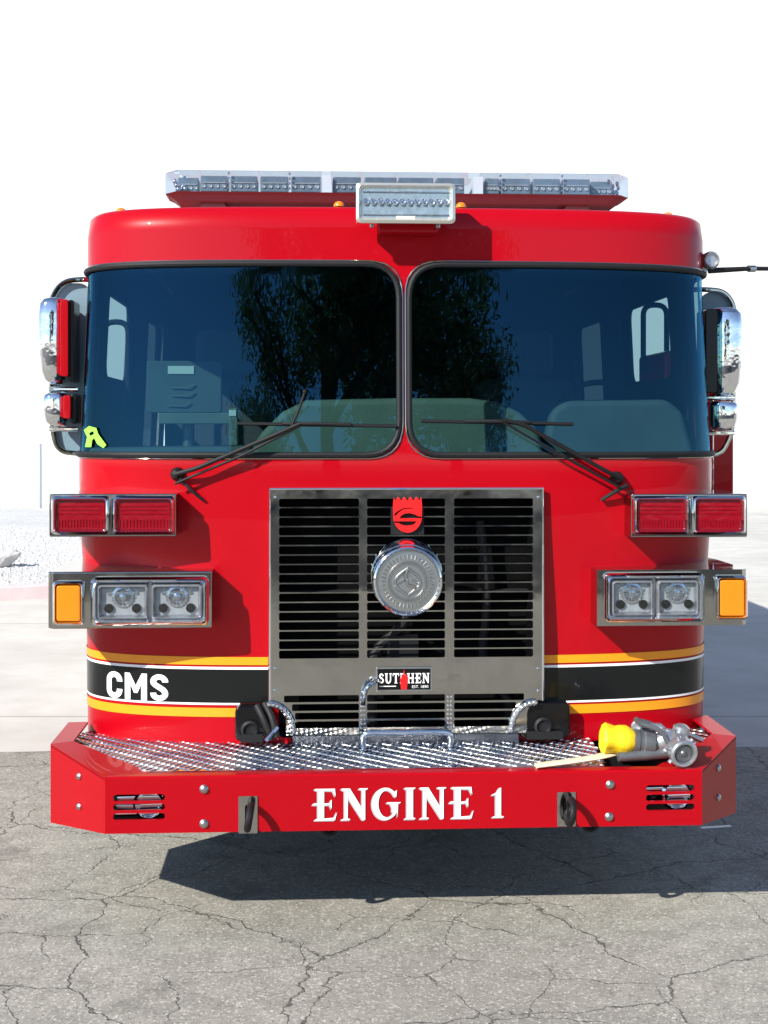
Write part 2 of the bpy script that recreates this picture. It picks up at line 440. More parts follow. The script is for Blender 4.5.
def sheet(name, pts, z, mat, **k):
    mb = MB(); mb.add([(x, y, z) for x, y in pts], [tuple(range(len(pts)))]); return mb.build(name, mat, recalc=False, smooth=False, **k)
sheet('ground', [(-400, -400), (400, -400), (400, 600), (-400, 600)], -.008, M['ground'], kind='structure')
def rotp(x, y, a=R(1.6)): return (x*math.cos(a)-(y-7.65)*math.sin(a), 7.65+x*math.sin(a)+(y-7.65)*math.cos(a))
sheet('concrete_apron', [rotp(-40, 7.65), rotp(40, 7.65), (40, 60), (-40, 60)], 0, M['concrete'], kind='structure')
# asphalt gets a slightly ragged edge against the apron
edge = [rotp(-40+.25*i, 7.66+random.uniform(-.008, .008)) for i in range(321)]
sheet('asphalt', [(-40, -60), (40, -60)] + edge[::-1], .004, M['asphalt'], kind='structure')
M['dark_reflection_sheet'] = nodes_ground('dark_reflection_ground', (.035, .035, .036), (.05, .05, .052), 5, speck=(90, .6, .7, (.10, .10, .10)))
sheet('dark_reflection_sheet', [(-60, -34), (60, -34), (60, -4.2), (-60, -4.2)], .010, M['dark_reflection_sheet'], kind='structure')  # unseen dark sheet added behind the camera to darken the grille's reflections
# gravel bed with curved pink kerb
kp = []
for i in range(40):
    t = i/39; x = -14 + 12.6*t; y = 11.9 + .025*(x+14)**2 + (0 if x < -3.2 else (x+3.2)**2*1.8); kp.append((x, y))
kp += [(-1.0, 30.0)]
sheet('gravel_bed', kp + [(-14, 30.0)], .07, M['gravel'], kind='structure')
mb = MB(); rr = []
for i, (x, y) in enumerate(kp):
    a = Vector(kp[max(0, i-1)]); b = Vector(kp[min(len(kp)-1, i+1)]); t = (b-a).normalized(); n = Vector((-t.y, t.x))
    q = lambda d, z: (x-n.x*d, y-n.y*d, z)
    rr.append([q(.12, -.02), q(.105, .13), q(.09, .145), q(-.04, .145), q(-.05, -.02)])
mb.rings(rr); mb.build('kerb', M['kerb'], kind='structure')
# loose stones over the gravel bed (nobody could count them)
mb = MB(); rnd = random.Random(3)
for i in range(9000):
    y = rnd.uniform(14.2, 24); x = rnd.uniform(-7.5, -2.0)
    ky = 11.9 + .025*(x+14)**2 + (0 if x < -3.2 else (x+3.2)**2*1.8)
    if y < ky+.15: continue
    r = rnd.uniform(.012, .032); a = rnd.uniform(0, 6.28); z = .07+r*.2
    vs_ = [(x+r*math.cos(a+k*1.571)*rnd.uniform(.7, 1.2), y+r*math.sin(a+k*1.571)*rnd.uniform(.7, 1.2), z-r*.2) for k in range(4)] + [(x, y, z+r*.6)]
    mb.add(vs_, [(0, 1, 4), (1, 2, 4), (2, 3, 4), (3, 0, 4)])
mb.build('gravel_stones', M['gravel'], smooth=False, kind='stuff', label='pale loose gravel stones covering the planting bed at left', cat='gravel')

# rock on the gravel
def rock(name, loc, s_, seed, **k):
    b = bmesh.new(); bmesh.ops.create_icosphere(b, subdivisions=3, radius=1); rn = random.Random(seed)
    from mathutils import noise as nz
    for v in b.verts:
        v.co *= 1+.35*nz.noise(v.co*1.3+Vector((seed, 0, 0)))+.12*nz.noise(v.co*4)
        v.co.x *= s_[0]; v.co.y *= s_[1]; v.co.z *= s_[2]
    me = bpy.data.meshes.new(name); b.to_mesh(me); b.free(); me.materials.append(M['rock'])
    o = bpy.data.objects.new(name, me); col.objects.link(o); o.location = loc; o.rotation_euler.y = -.35
    return tag(o, **k)
rock('landscape_rock', (-4.78, 17.2, .13), (.30, .18, .11), 2, label='long low grey rock lying on the pale gravel bed', cat='rock')
# slim post
p = MB(); p.tube([(-7.55, 30.6, 0), (-7.55, 30.6, 1.42)], .075, 14); p.lathe((-7.55, 30.6, 1.42), (0, 0, 1), [(.08, 0), (.08, .02), (.05, .05), (0, .06)], 14)
p.build('bollard_post', M['galv'], label='pale slim post standing at the back of the gravel bed', cat='post')
# low white wall far behind the truck
bld = empty('boundary_wall', (0, 33, 0), label='long low white wall far behind the truck', cat='wall')
b_ = MB(); b_.box(-30, 30, 0, .2, 0, 1.76); b_.build('wall_face', M['stucco'], bld)
b_ = MB(); b_.box(-30.1, 30.1, -.012, -.002, 1.10, 1.125); b_.build('groove_band', M['stucco'], bld)

def tree(name, loc, h, cr, n_leaf, seed, **k):
    root = empty(name, loc, **k); rn = random.Random(seed); tr = MB(); tips = []
    def limb(p, d, ln, r, lev):
        pts = [p]; dd = d.copy()
        for i in range(5):
            dd = (dd + Vector((rn.uniform(-.22, .22), rn.uniform(-.22, .22), rn.uniform(-.05, .12)))).normalized(); pts.append(pts[-1]+dd*ln/5)
        tr.tube(pts, [r*(1-.6*i/5) for i in range(6)], 7 if lev else 12)
        if lev >= 3: tips.extend(pts[2:]); return
        for i in range(rn.randint(3, 5) if lev else 7):
            t = rn.uniform(.4, 1); q = pts[min(5, int(t*5))]
            a = rn.uniform(0, 6.28); side = Vector((math.cos(a), math.sin(a), rn.uniform(.0, .8)))
            limb(q, (dd*.5+side).normalized(), ln*rn.uniform(.5, .72), r*.42, lev+1)
    limb(Vector((0, 0, -.1)), Vector((.03, 0, 1)), h*.52, h*.03, 0)
    tr.build('trunk', M['bark'], root)
    lf = MB(); per = max(1, n_leaf//max(1, len(tips)))
    for t in tips:
        for _ in range(per):
            c = t + Vector((rn.gauss(0, .40), rn.gauss(0, .40), rn.gauss(-.2, .45)))
            u = Vector((rn.uniform(-1, 1), rn.uniform(-1, 1), rn.uniform(-1, .4))).normalized(); v = u.orthogonal().normalized()
            v = (Matrix.Rotation(rn.uniform(0, 6.28), 3, u) @ v); L_ = rn.uniform(.09, .19); w_ = L_*.33
            lf.add([c-u*L_, c+v*w_, c+u*L_, c-v*w_], [(0, 1, 2, 3)])
    lf.build('crown', M['leaf'], root, smooth=False, recalc=False)
    return root
tree('pepper_tree', (1.2, -24, 0), 14.5, 5, 17000, 11, label='tall loose leafy tree behind the camera, mirrored across the middle of the windshields', cat='tree')
tree('pepper_tree', (-3.4, -25, 0), 7.0, 5, 9000, 5, label='low bushy tree standing left of the tall tree behind the camera', cat='tree')
tree('pepper_tree', (5.6, -27, 0), 10.5, 5, 7000, 17, label='thin open tree standing right of the tall tree behind the camera', cat='tree')

# ================================================================== THE FIRE TRUCK
T = empty('fire_truck', (X0, D0, 0), YAW, label='red fire engine seen head on with chrome grille and white ENGINE 1 lettering', cat='fire engine')
def sy(y): return _S[-2]+(y-.52)          # arc position of a point on the straight side
# --- windshields
zt = S(300, 264)[1]; zb = S(300, 455)[1]
sL0 = S(86, 360)[0]; sL1 = S(399, 360)[0]; sR0 = S(409, 360)[0]; sR1 = S(706, 360)[0]
sL0 = -1.60; sR1 = 1.59
print('windshield', zt, zb, sL0, sL1, sR0, sR1)
wsL = round_poly([(sL0, zb), (sL1, zb), (sL1, zt), (sL0, zt)], [.05, .13, .13, .05])
wsR = round_poly([(sR0, zb), (sR1, zb), (sR1, zt), (sR0, zt)], [.13, .05, .05, .13])
def srect(y0, y1, z0, z1, side, r=.07):
    a, b = side*sy(y0), side*sy(y1); return rrect(min(a, b), max(a, b), z0, z1, r)
winA = [srect(.80, 1.70, 1.98, 2.36, s_) for s_ in (-1, 1)]
winB = [srect(2.25, 3.0, 1.62, 2.36, s_) for s_ in (-1, 1)]
gx0, gx1, gz0, gz1 = RC(270, 489, 543, 736, -.05)
# shell outline with wheel arches
def arch(side):
    c = side*sy(1.75); r = .60; pts = []
    for i in range(13):
        a = math.pi*(1-i/12); pts.append((c+r*math.cos(a)*1, ZBOT+r*.72*math.sin(a)))
    return pts
outline = [(-SMAX, ZBOT)] + arch(-1) + arch(1) + [(SMAX, ZBOT), (SMAX, ZTOP), (-SMAX, ZTOP)]
ghole = rrect(gx0+.03, gx1-.03, ZBOT+.03, gz1-.03, .02)
gxs = [-SMAX+.15*i for i in range(1, 13)] + [-1.75+.025*i for i in range(141)] + [SMAX-.15*i for i in range(12, 0, -1)]
shell = wrap('cab_shell', outline, [wsL, wsR, ghole] + winA + winB, 0, M['red'], T, step=.03, gridx=gxs)
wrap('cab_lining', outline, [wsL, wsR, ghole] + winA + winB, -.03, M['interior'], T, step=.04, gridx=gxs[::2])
# roof and floor
Np = 120; ring = [SM(-SMAX+2*SMAX*i/Np, ZTOP) for i in range(Np+1)]
mb = MB(); cx_ = []
mb.add(ring, []); inner = [(p[0]*.86, p[1]*.9+.25, ZTOP+.015) for p in ring]; mb.add(inner, [])
n = len(ring)
mb.f = [(i, i+1, n+i+1, n+i) for i in range(n-1)] + [tuple(range(n, 2*n))]; mb.mi = [0]*len(mb.f)
mb.build('cab_roof', M['red'], T, ang=60)
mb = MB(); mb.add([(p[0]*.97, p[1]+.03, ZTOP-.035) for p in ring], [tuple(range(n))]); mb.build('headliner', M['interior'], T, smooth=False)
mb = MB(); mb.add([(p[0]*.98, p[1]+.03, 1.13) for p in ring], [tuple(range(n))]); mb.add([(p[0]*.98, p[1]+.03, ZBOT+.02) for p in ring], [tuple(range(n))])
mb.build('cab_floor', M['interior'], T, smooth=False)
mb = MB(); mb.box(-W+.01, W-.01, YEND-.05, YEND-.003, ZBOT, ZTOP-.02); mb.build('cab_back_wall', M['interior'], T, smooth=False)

def gasket(name, poly, r, mat, parent, off=.006, n=8):
    mb = MB(); P_ = seg_sub(poly, .03); mb.tube([SM(s_, z, off) for s_, z in P_], r, n, closed=True); return mb.build(name, mat, parent)
for nm, poly in (('windshield', wsL), ('windshield', wsR)):
    g = wrap(nm, poly, [], -.004, M['glass'], T, step=.025, zstep=.05)
    gasket('gasket', poly, .011, M['rubber'], g)
    # bright trim line just outside the rubber
    cx = sum(p_[0] for p_ in poly)/len(poly); cz = sum(p_[1] for p_ in poly)/len(poly)
    gasket('trim', [(s_+math.copysign(.013, s_-cx), z+math.copysign(.013, z-cz)) for s_, z in poly], .0035, M['steel'], g, .004)
for side, (a, b) in ((-1, (winA[0], winB[0])), (1, (winA[1], winB[1]))):
    for poly in (a, b):
        g = wrap('side_window', poly, [], -.006, M['sideglass'] if poly is a else M['privacy'], T, step=.08, zstep=.15); gasket('gasket', poly, .012, M['rubber'], g, .004)
# door seams and handles on the cab sides
for side in (-1, 1):
    for (y0, y1) in ((.66, 1.84), (2.12, 3.12)):
        poly = rrect(min(side*sy(y0), side*sy(y1)), max(side*sy(y0), side*sy(y1)), .95 if y0 < 1 else .62, 2.45, .05)
        gasket('door_seam', poly, .005, M['rubber'], T, .0)
        h = MB(); yy = y1-.14; h.box(side*W, side*(W+.03), yy-.06, yy+.06, 1.36, 1.43); h.build('door_handle', M['chrome'], T, bevel=.008)

# --- red, yellow, white, black livery round the lower cab
def band(name, py0, py1, xa, xb, mat, off=.003, side=-1, ref=None):
    rx = 262 if side < 0 else 548
    z1 = S(rx, py0)[1]; z0 = S(rx, py1)[1]
    sa = S(xa, 680)[0] if xa is not None else -sy(1.0)
    sb = S(xb, 680)[0] if xb is not None else sy(1.0)
    poly = [(sa, z0), (sb, z0), (sb, z1), (sa, z1)]
    return wrap(name, poly, [], off, mat, T, step=.03, zstep=.05)
gl, gr_ = 268, 541
for side, xa, xb in ((-1, None, gl), (1, gr_, None)):
    d = 0 if side < 0 else -2
    band('yellow_stripe', 657+d, 665+d, xa, xb, M['yellow'], side=side)
    band('white_stripe', 667+d, 669.5+d, xa, xb, M['white'], side=side)
    bb_ = band('black_stripe', 669.5+d, 703+d, xa, xb, M['blackband'], side=side)
    band('white_stripe', 703+d, 705+d, xa, 240 if side < 0 else xb, M['white'], side=side) if side < 0 else band('white_stripe', 703+d, 705+d, 566, xb, M['white'], side=side)
    if side < 0: band('yellow_stripe', 708+d, 717+d, xa, 240, M['yellow'], side=side)
    else: band('yellow_stripe', 707+d, 716+d, 566, xb, M['yellow'], side=side)

# --- lettering helpers
def text_verts(txt, size, bold, xs=1.0, spacing=1.0):
    cu = bpy.data.curves.new('t', 'FONT'); cu.body = txt; cu.size = size; cu.offset = bold; cu.align_x = 'LEFT'; cu.space_character = spacing
    o = bpy.data.objects.new('t', cu); col.objects.link(o); bpy.context.view_layer.update()
    me = o.to_mesh(); v = [(p.co.x*xs, p.co.y) for p in me.vertices]; f = [tuple(p.vertices) for p in me.polygons]
    o.to_mesh_clear(); bpy.data.objects.remove(o); bpy.data.curves.remove(cu)
    x0 = min(p_[0] for p_ in v); x1 = max(p_[0] for p_ in v); y0 = min(p_[1] for p_ in v); y1 = max(p_[1] for p_ in v)
    return [((x-x0)/(x1-x0), (y-y0)/(y1-y0)) for x, y in v], f
def stroke_outline(pts, wd):
    """outline of an open thick stroke"""
    P_ = [Vector(p_) for p_ in pts]; Lf, Rt = [], []
    for i, p_ in enumerate(P_):
        a = P_[max(0, i-1)]; b = P_[min(len(P_)-1, i+1)]; t = (b-a).normalized(); n_ = Vector((-t.y, t.x))*wd/2
        Lf.append(tuple(p_+n_)); Rt.append(tuple(p_-n_))
    return Lf+Rt[::-1]
def arcp(cx, cy, rx, ry, a0, a1, n=10):
    return [(cx+rx*math.cos(R(a0+(a1-a0)*i/n)), cy+ry*math.sin(R(a0+(a1-a0)*i/n))) for i in range(n+1)]
def bold_letter(ch):
    if ch == 'C': return 62, stroke_outline([(52, 64)]+arcp(31, 69, 21, 21, 0, 180)+arcp(31, 31, 21, 21, 180, 360)+[(52, 36)], 21)
    if ch == 'M': return 78, [(0, 0), (20, 0), (20, 58), (33, 26), (45, 26), (58, 58), (58, 0), (78, 0), (78, 100), (60, 100), (39, 54), (18, 100), (0, 100)]
    if ch == 'S': return 62, stroke_outline([(51, 70)]+arcp(31, 72, 20, 18, 10, 200, 10)+[(18, 60), (31, 51), (44, 42)]+arcp(31, 28, 20, 18, 20, -170, 10)+[(11, 30)], 20)
def letter_mesh(mb, P2, fmap):
    res = delaunay_2d_cdt([Vector(q) for q in P2], [(i, (i+1) % len(P2)) for i in range(len(P2))], [], 0, 1e-7)
    V = [tuple(q) for q in res[0]]
    F_ = [tuple(f_) for f_ in res[2] if inside((sum(V[i][0] for i in f_)/3, sum(V[i][1] for i in f_)/3), P2)]
    mb.add([fmap(vx, vz) for vx, vz in V], F_)
sa, _ = S(108, 685); sb, _ = S(169, 685); za = S(130, 699)[1]; zb_ = S(130, 672.5)[1]
adv = 0; lm = MB(); sxx = (sb-sa)/(62+78+62+20)
for ch in 'CMS':
    wd_, P2 = bold_letter(ch)
    letter_mesh(lm, [(sa+(adv+px_)*sxx, za+(zb_-za)*pz_/100) for px_, pz_ in P2], lambda a_, b_: SM(a_, b_, .0055)); adv += wd_+10
lm.build('side_lettering', M['white'], T, smooth=False, recalc=False, label='white capital letters CMS on black stripe')

# --- a flat lettered outline set (serif capitals), unit height 100
def serif(ch):
    if ch == 'E': return 78, [(4,0),(72,0),(80,30),(75,30),(66,13),(38,11),(38,45),(52,46),(58,34),(62,34),(62,68),(58,68),(52,57),(38,56),(38,89),(62,88),(70,72),(75,72),(72,100),(4,100),(4,93),(14,89),(14,56),(4,58),(-6,48),(4,46),(14,46),(14,11),(4,7)]
    if ch == 'N': return 90, [(2,0),(34,0),(34,7),(26,10),(26,66),(70,0),(82,0),(82,90),(90,93),(90,100),(58,100),(58,93),(68,90),(68,42),(32,100),(2,100),(2,93),(12,88),(12,10),(2,7)]
    if ch == 'I': return 40, [(2,0),(40,0),(40,7),(33,10),(33,90),(40,93),(40,100),(2,100),(2,93),(9,90),(9,10),(2,7)]
    if ch == 'G':
        p = []
        for i in range(25):
            a = R(52+i*(306-0)/24*.98); p.append((45+44*math.cos(a), 50+51*math.sin(a)))
        p = [q for q in p]
        outer = [(45+45*math.cos(R(a)), 50+51*math.sin(R(a))) for a in range(48, 331, 12)]
        inner = [(50+25*math.cos(R(a)), 50+38*math.sin(R(a))) for a in range(315, 50, -12)]
        return 94, [(80,100),(75,100)][::-1]*0 + outer + [(84,6),(88,48),(96,50),(96,57),(48,57),(48,50),(60,47),(64,38),(64,22)] + inner + [(72,70),(82,66),(84,96)]
    if ch == 'H': return 92, [(2,0),(38,0),(38,8),(30,10),(30,44),(62,44),(62,10),(54,8),(54,0),(90,0),(90,8),(82,10),(82,90),(90,92),(90,100),(54,100),(54,92),(62,90),(62,58),(30,58),(30,90),(38,92),(38,100),(2,100),(2,92),(10,90),(10,10),(2,8)]
    if ch == 'T': return 80, [(22,0),(58,0),(58,8),(50,10),(50,88),(66,88),(74,72),(80,72),(78,100),(2,100),(0,72),(6,72),(14,88),(30,88),(30,10),(22,8)]
    if ch == 'U': return 88, [(2,100),(2,92),(10,90),(10,34),(14,16),(26,3),(44,-2),(62,3),(74,16),(78,34),(78,90),(86,92),(86,100),(56,100),(56,92),(64,90),(64,36),(58,18),(48,12),(38,16),(31,34),(31,90),(38,92),(38,100)]
    if ch == 'P': return 78, [(2,0),(40,0),(40,8),(31,10),(31,40),(31.01,52),(46,54),(54,62),(55,72),(50,84),(42,88),(31.01,88),(31,40.5),(50,42),(68,50),(76,66),(76,78),(68,92),(50,100),(2,100),(2,92),(10,90),(10,10),(2,8)]
    if ch == 'S': return 66, stroke_outline([(54, 72), (50, 84), (40, 91), (24, 90), (13, 80), (14, 66), (26, 57), (42, 48), (54, 36), (54, 20), (42, 10), (26, 9), (14, 16), (9, 30)], 17)
    if ch == '1': return 52, [(4,0),(50,0),(50,7),(40,10),(40,100),(30,100),(18,84),(2,78),(2,71),(16,72),(16,10),(4,7)]
def inset(P_, d, sgn=1):
    a = sum(P_[i][0]*P_[(i+1) % len(P_)][1]-P_[(i+1) % len(P_)][0]*P_[i][1] for i in range(len(P_))); sg = 1 if a > 0 else -1; out = []
    for i in range(len(P_)):
        p0, p1, p2 = Vector(P_[i-1]), Vector(P_[i]), Vector(P_[(i+1) % len(P_)])
        e1 = (p1-p0).normalized(); e2 = (p2-p1).normalized(); n1 = Vector((-e1.y, e1.x)); n2 = Vector((-e2.y, e2.x)); m_ = n1+n2
        if m_.length < .3: out.append((p1.x, p1.y)); continue
        m_.normalize(); out.append(tuple(p1+m_*sg*d/max(.5, m_.dot(n1))))
    return out
def serif_line(txt, x0, x1, z0, z1, y, name, mat, parent, dx=0, dz=0, thin=0, **k):
    adv = 0; parts = []
    for c in txt:
        if c == ' ': adv += 46; continue
        wd, pts = serif(c); parts.append((adv, pts)); adv += wd+9
    adv -= 9; sx = (x1-x0)/adv; sz = (z1-z0)/100; mb = MB()
    for a, pts in parts:
        if thin: pts = inset(pts, thin)
        P2 = [((a+px_)*sx+x0+dx, pz_*sz+z0+dz) for px_, pz_ in pts]
        res = delaunay_2d_cdt([Vector(q) for q in P2], [(i, (i+1) % len(P2)) for i in range(len(P2))], [], 0, 1e-7)
        V = [tuple(q) for q in res[0]]
        F_ = [tuple(f_) for f_ in res[2] if inside((sum(V[i][0] for i in f_)/3, sum(V[i][1] for i in f_)/3), P2)]
        mb.add([(vx, y, vz) for vx, vz in V], F_)
    return mb.build(name, mat, parent, smooth=False, recalc=False, **k)

def flat_text(txt, x0, x1, z0, z1, y, name, mat, parent, bold=.02, xs=1, **k):
    v, f = text_verts(txt, 1, bold, xs); mb = MB(); mb.add([(x0+(x1-x0)*a, y, z0+(z1-z0)*b) for a, b in v], f)
    return mb.build(name, mat, parent, smooth=False, recalc=False, **k)

# ------------------------------------------------------------------ GRILLE
GY = -.055
x0, x1, z0, z1 = RC(270, 489, 543, 736, GY)
zmid = U(406, 694, GY)[1]
def gpx(px): return U(px, 590, GY)[0]
def gpz(py): return U(406, py, GY)[1]
grille = None
holes = []
cols3 = [(279, 359), (367, 445), (454, 533)]
ny = 17; ya, yb = 498.5, 659; pit = (yb-ya)/ny
for (a, b) in cols3:
    for i in range(ny):
        t = ya+i*pit; holes.append(rrect(gpx(a), gpx(b), gpz(t+pit*.86), gpz(t), .006, 3))
lowcols = [(284, 359), (367, 445), (454, 524)]
def plate_outline():
    # bottom corners are scooped out round the black boxes
    zb_ = gpz(734); xa, xb = gpx(270), gpx(543)
    pts = [(gpx(286), zb_), (gpx(527), zb_)]
    for i in range(9):
        a = R(180-90*i/8); pts.append((gpx(527)+(.065*1)*(1+math.cos(a)), gpz(716)+.065*math.sin(a)*.9))
    pts += [(xb, gpz(701)), (xb, z1), (xa, z1), (xa, gpz(701))]
    for i in range(9):
        a = R(90-90*i/8); pts.append((gpx(286)-.065+.065*math.cos(a), gpz(716)+.065*math.sin(a)*.9))
    return pts
def flat_panel(name, outline, holes, yf, yb_, mat, parent, fine=None, **k):
    loops = [outline]+holes; vs, es = [], []
    for lp in loops:
        n0 = len(vs); vs += lp; es += [(n0+i, n0+(i+1) % len(lp)) for i in range(len(lp))]
    res = delaunay_2d_cdt([Vector(q) for q in vs], es, [], 0, 1e-7); V = [tuple(q) for q in res[0]]; FF = []
    for f_ in res[2]:
        c = (sum(V[i][0] for i in f_)/3, sum(V[i][1] for i in f_)/3)
        if inside(c, outline) and not any(inside(c, h) for h in holes): FF.append(tuple(f_))
    mb = MB(); mb.add([(x, yf, z) for x, z in V], FF)
    for lp in loops:
        n_ = len(lp); mb.add([(x, yf, z) for x, z in lp]+[(x, yb_, z) for x, z in lp], [(i, (i+1) % n_, n_+(i+1) % n_, n_+i) for i in range(n_)])
    return mb.build(name, mat, parent, smooth=False, recalc=False, **k)
nl = 4; la, lb = 694.5, 729; lp = (lb-la)/nl
for ci, (a, b) in enumerate(lowcols):
    for i in range(nl):
        t = la+i*lp; aa, bb2 = a, b
        if ci == 0: aa += (0, 8, 11, 12)[i]
        if ci == 2: bb2 -= (0, 8, 11, 12)[i]
        holes.append(rrect(gpx(aa), gpx(bb2), gpz(t+lp*.78), gpz(t), .005, 3))
gp = flat_panel('grille', plate_outline(), holes, GY, GY+.006, M['steel'], T)
# folded rim round the grille and its return to the cab
mb = MB(); mb.tube([(x0, GY+.004, gpz(702)), (x0, GY+.004, z1), (x1, GY+.004, z1), (x1, GY+.004, gpz(702))], .006, 8); mb.build('grille_edge', M['chrome'], gp)
mb = MB()
mb.box(x0-.001, x0+.012, GY+.007, .05, gpz(702), z1-.001); mb.box(x1-.012, x1+.001, GY+.007, .06, gpz(702), z1-.001); mb.box(x0+.013, x1-.013, GY+.007, .04, z1-.013, z1-.001)
mb.build('grille_return', M['steel'], gp, smooth=False)
# polished bars along every slot edge catch the light
mb = MB()
for (a, b) in cols3:
    for i in range(ny-1):
        zc = gpz(ya+i*pit+pit*.93); mb.tube([(gpx(a)+.004, GY+.003, zc), (gpx(b)-.004, GY+.004, zc)], .0026, 6)
mb.build('grille_bars', M['steel'], gp)
# knurled-looking diamond strip on the lower uprights
mb = MB()
for (a, b, c, d) in ((359.5, 695, 366.5, 734), (445.5, 695, 453.5, 734)):
    mb = MB()
    xa, xb, za_, zb2 = gpx(a), gpx(c if a < 400 else 453.5), gpz(d), gpz(b)
    for j in range(9):
        zc = za_+(zb2-za_)*(j+.5)/9
        for q in (-1, 1):
            xc = (xa+xb)/2+q*.006*(1 if j % 2 else -1); mb.lathe((xc, GY-.002, zc), (0, -1, 0), [(.006, 0), (.004, .003), (0, .004)], 6)
    mb.build('diamond_strip', M['tread'], gp)
mb = MB(); mb.box(gpx(292), gpx(520), -.035, .0, ZBOT+.004, gpz(735)); mb.build('kick_strip', M['darksteel'], T, bevel=.004)
# radiator and engine bits behind the slots
mb = MB(); mb.box(x0+.02, x1-.02, .16, .18, ZBOT-.1, z1); mb.box(x0+.02, x0+.03, .02, .16, ZBOT-.1, z1); mb.box(x1-.03, x1-.02, .02, .16, ZBOT-.1, z1); mb.box(x0+.02, x1-.02, -.0, .16, z1-.03, z1-.02)
mb.build('radiator', M['void'], T, smooth=False)
mb = MB(); mb.tube(smooth_path([(-.12, .08, .62), (-.12, .08, .9), (.02, .1, 1.0), (.02, .1, 1.2)], .08), .022, 10)
mb.tube(smooth_path([(.30, .09, 1.4), (.33, .09, 1.1), (.30, .09, .85), (.42, .09, .7)], .1), .018, 10)
mb.box(-.06, .06, .07, .13, .82, .96)
mb.build('cooling_pipe', M['black'], T)
# siren
sx_, sz_ = U(407.5, 581, -.17); rs = 35.5/F*5.1
mb = MB(); mb.lathe((sx_+.004, GY-.001, sz_+.012), (0, -1, 0), [(rs*1.04, 0), (rs*1.06, .01), (rs*1.02, .03), (rs*.9, .05)], 48)
sir = mb.build('siren', M['chrome'], T)
mb = MB(); mb.lathe((sx_, GY-.045, sz_), (0, -1, 0), [(rs*.86, 0), (rs*.95, .02), (rs, .05), (rs*1.0, .075), (rs*.97, .088), (rs*.92, .092), (rs*.88, .084), (rs*.86, .078)], 48)
mb.build('siren_rim', M['chrome'], sir)
mb = MB(); FY = GY-.122
mb.lathe((sx_, FY, sz_), (0, -1, 0), [(rs*.87, -.008), (rs*.86, .001), (rs*.55, .004), (rs*.5, .004)], 48)
mb.build('siren_face', M['satin'], sir)
mb = MB(); rn = random.Random(5)
for k_ in range(40):     # cast relief: outer lettering ring and inner scroll work
    a = 2*math.pi*k_/40; rr_ = rs*.70
    c = Vector((sx_+rr_*math.cos(a), FY-.004, sz_+rr_*math.sin(a))); t = Vector((math.cos(a), 0, math.sin(a)))
    mb.tube([c-t*rs*.06, c+t*rs*.06*rn.uniform(.6, 1)], .0028, 5)
for (rad, n_) in ((.56, 40), (.50, 40)):
    mb.tube([(sx_+rs*rad*math.cos(2*math.pi*k_/n_), FY-.0045, sz_+rs*rad*math.sin(2*math.pi*k_/n_)) for k_ in range(n_)], .003, 6, closed=True)
for q in (-1, 1):
    mb.tube([(sx_+q*rs*(.36*math.sin(t*.35)), FY-.006, sz_+rs*(-.40+.085*t)) for t in range(10)], .005, 6)
    mb.tube([(sx_+q*rs*(.1+.25*math.sin(t*.5)), FY-.006, sz_+rs*(.05-.06*t)) for t in range(8)], .004, 6)
mb.tube([(sx_, FY-.006, sz_+rs*.35), (sx_-.01, FY-.008, sz_+.02), (sx_, FY-.006, sz_-rs*.1), (sx_+rs*.2, FY-.006, sz_-rs*.15)], .006, 6)
mb.build('siren_relief', M['satin'], sir)
# red S emblem at the grille top
ex0, ex1, ez0, ez1 = RC(393, 497, 422, 532.5, GY-.012)
ec = (ex0+ex1)/2; ew = (ex1-ex0)/2; eh = ez1-ez0
mb = MB()
out_ = [(ec-ew, ez1-.25*eh), (ec-ew*.95, ez1-.02*eh)]
for i in range(9):   # flamed top edge
    t = (i+.5)/9; out_.append((ec-ew*.95+2*ew*.95*t, ez1-(.0 if i % 2 else .10)*eh))
out_ += [(ec+ew*.95, ez1-.02*eh), (ec+ew, ez1-.25*eh)]
for i in range(1, 14):
    a = math.pi*i/14; out_.append((ec+ew*math.cos(a), ez1-.52*eh-.48*eh*math.sin(a)*1.0 - 0*i))
def lens_(cz_, w_, h_): return [(ec+w_*math.cos(2*math.pi*k_/20), cz_+h_*math.sin(2*math.pi*k_/20)*(1 if math.sin(2*math.pi*k_/20) > 0 else .3)) for k_ in range(20)]
h1 = [(ec-ew*.72, ez1-.50*eh), (ec-ew*.45, ez1-.38*eh), (ec, ez1-.33*eh), (ec+ew*.5, ez1-.40*eh), (ec+ew*.99, ez1-.50*eh), (ec+ew*.99, ez1-.53*eh), (ec+ew*.5, ez1-.45*eh), (ec, ez1-.40*eh), (ec-ew*.4, ez1-.46*eh), (ec-ew*.6, ez1-.53*eh)][::-1]
h1b = [(ec-ew*.5, ez1-.60*eh), (ec-ew*.42, ez1-.53*eh), (ec-ew*.2, ez1-.485*eh), (ec+ew*.1, ez1-.475*eh), (ec+ew*.4, ez1-.51*eh), (ec+ew*.55, ez1-.57*eh), (ec+ew*.50, ez1-.60*eh)]
h2 = [(ec-ew*.99, ez1-.66*eh), (ec-ew*.99, ez1-.71*eh), (ec+ew*.45, ez1-.71*eh), (ec+ew*.5, ez1-.75*eh), (ec+ew*.15, ez1-.86*eh), (ec-ew*.2, ez1-.86*eh), (ec-ew*.6, ez1-.78*eh), (ec-ew*.5, ez1-.76*eh), (ec-ew*.1, ez1-.80*eh), (ec+ew*.15, ez1-.76*eh), (ec+ew*.3, ez1-.74*eh), (ec-ew*.9, ez1-.74*eh)]
h2 = [(ec-ew*.75, ez1-.70*eh), (ec+ew*.55, ez1-.70*eh), (ec+ew*.45, ez1-.78*eh), (ec+ew*.1, ez1-.85*eh), (ec-ew*.35, ez1-.82*eh), (ec-ew*.55, ez1-.755*eh)]
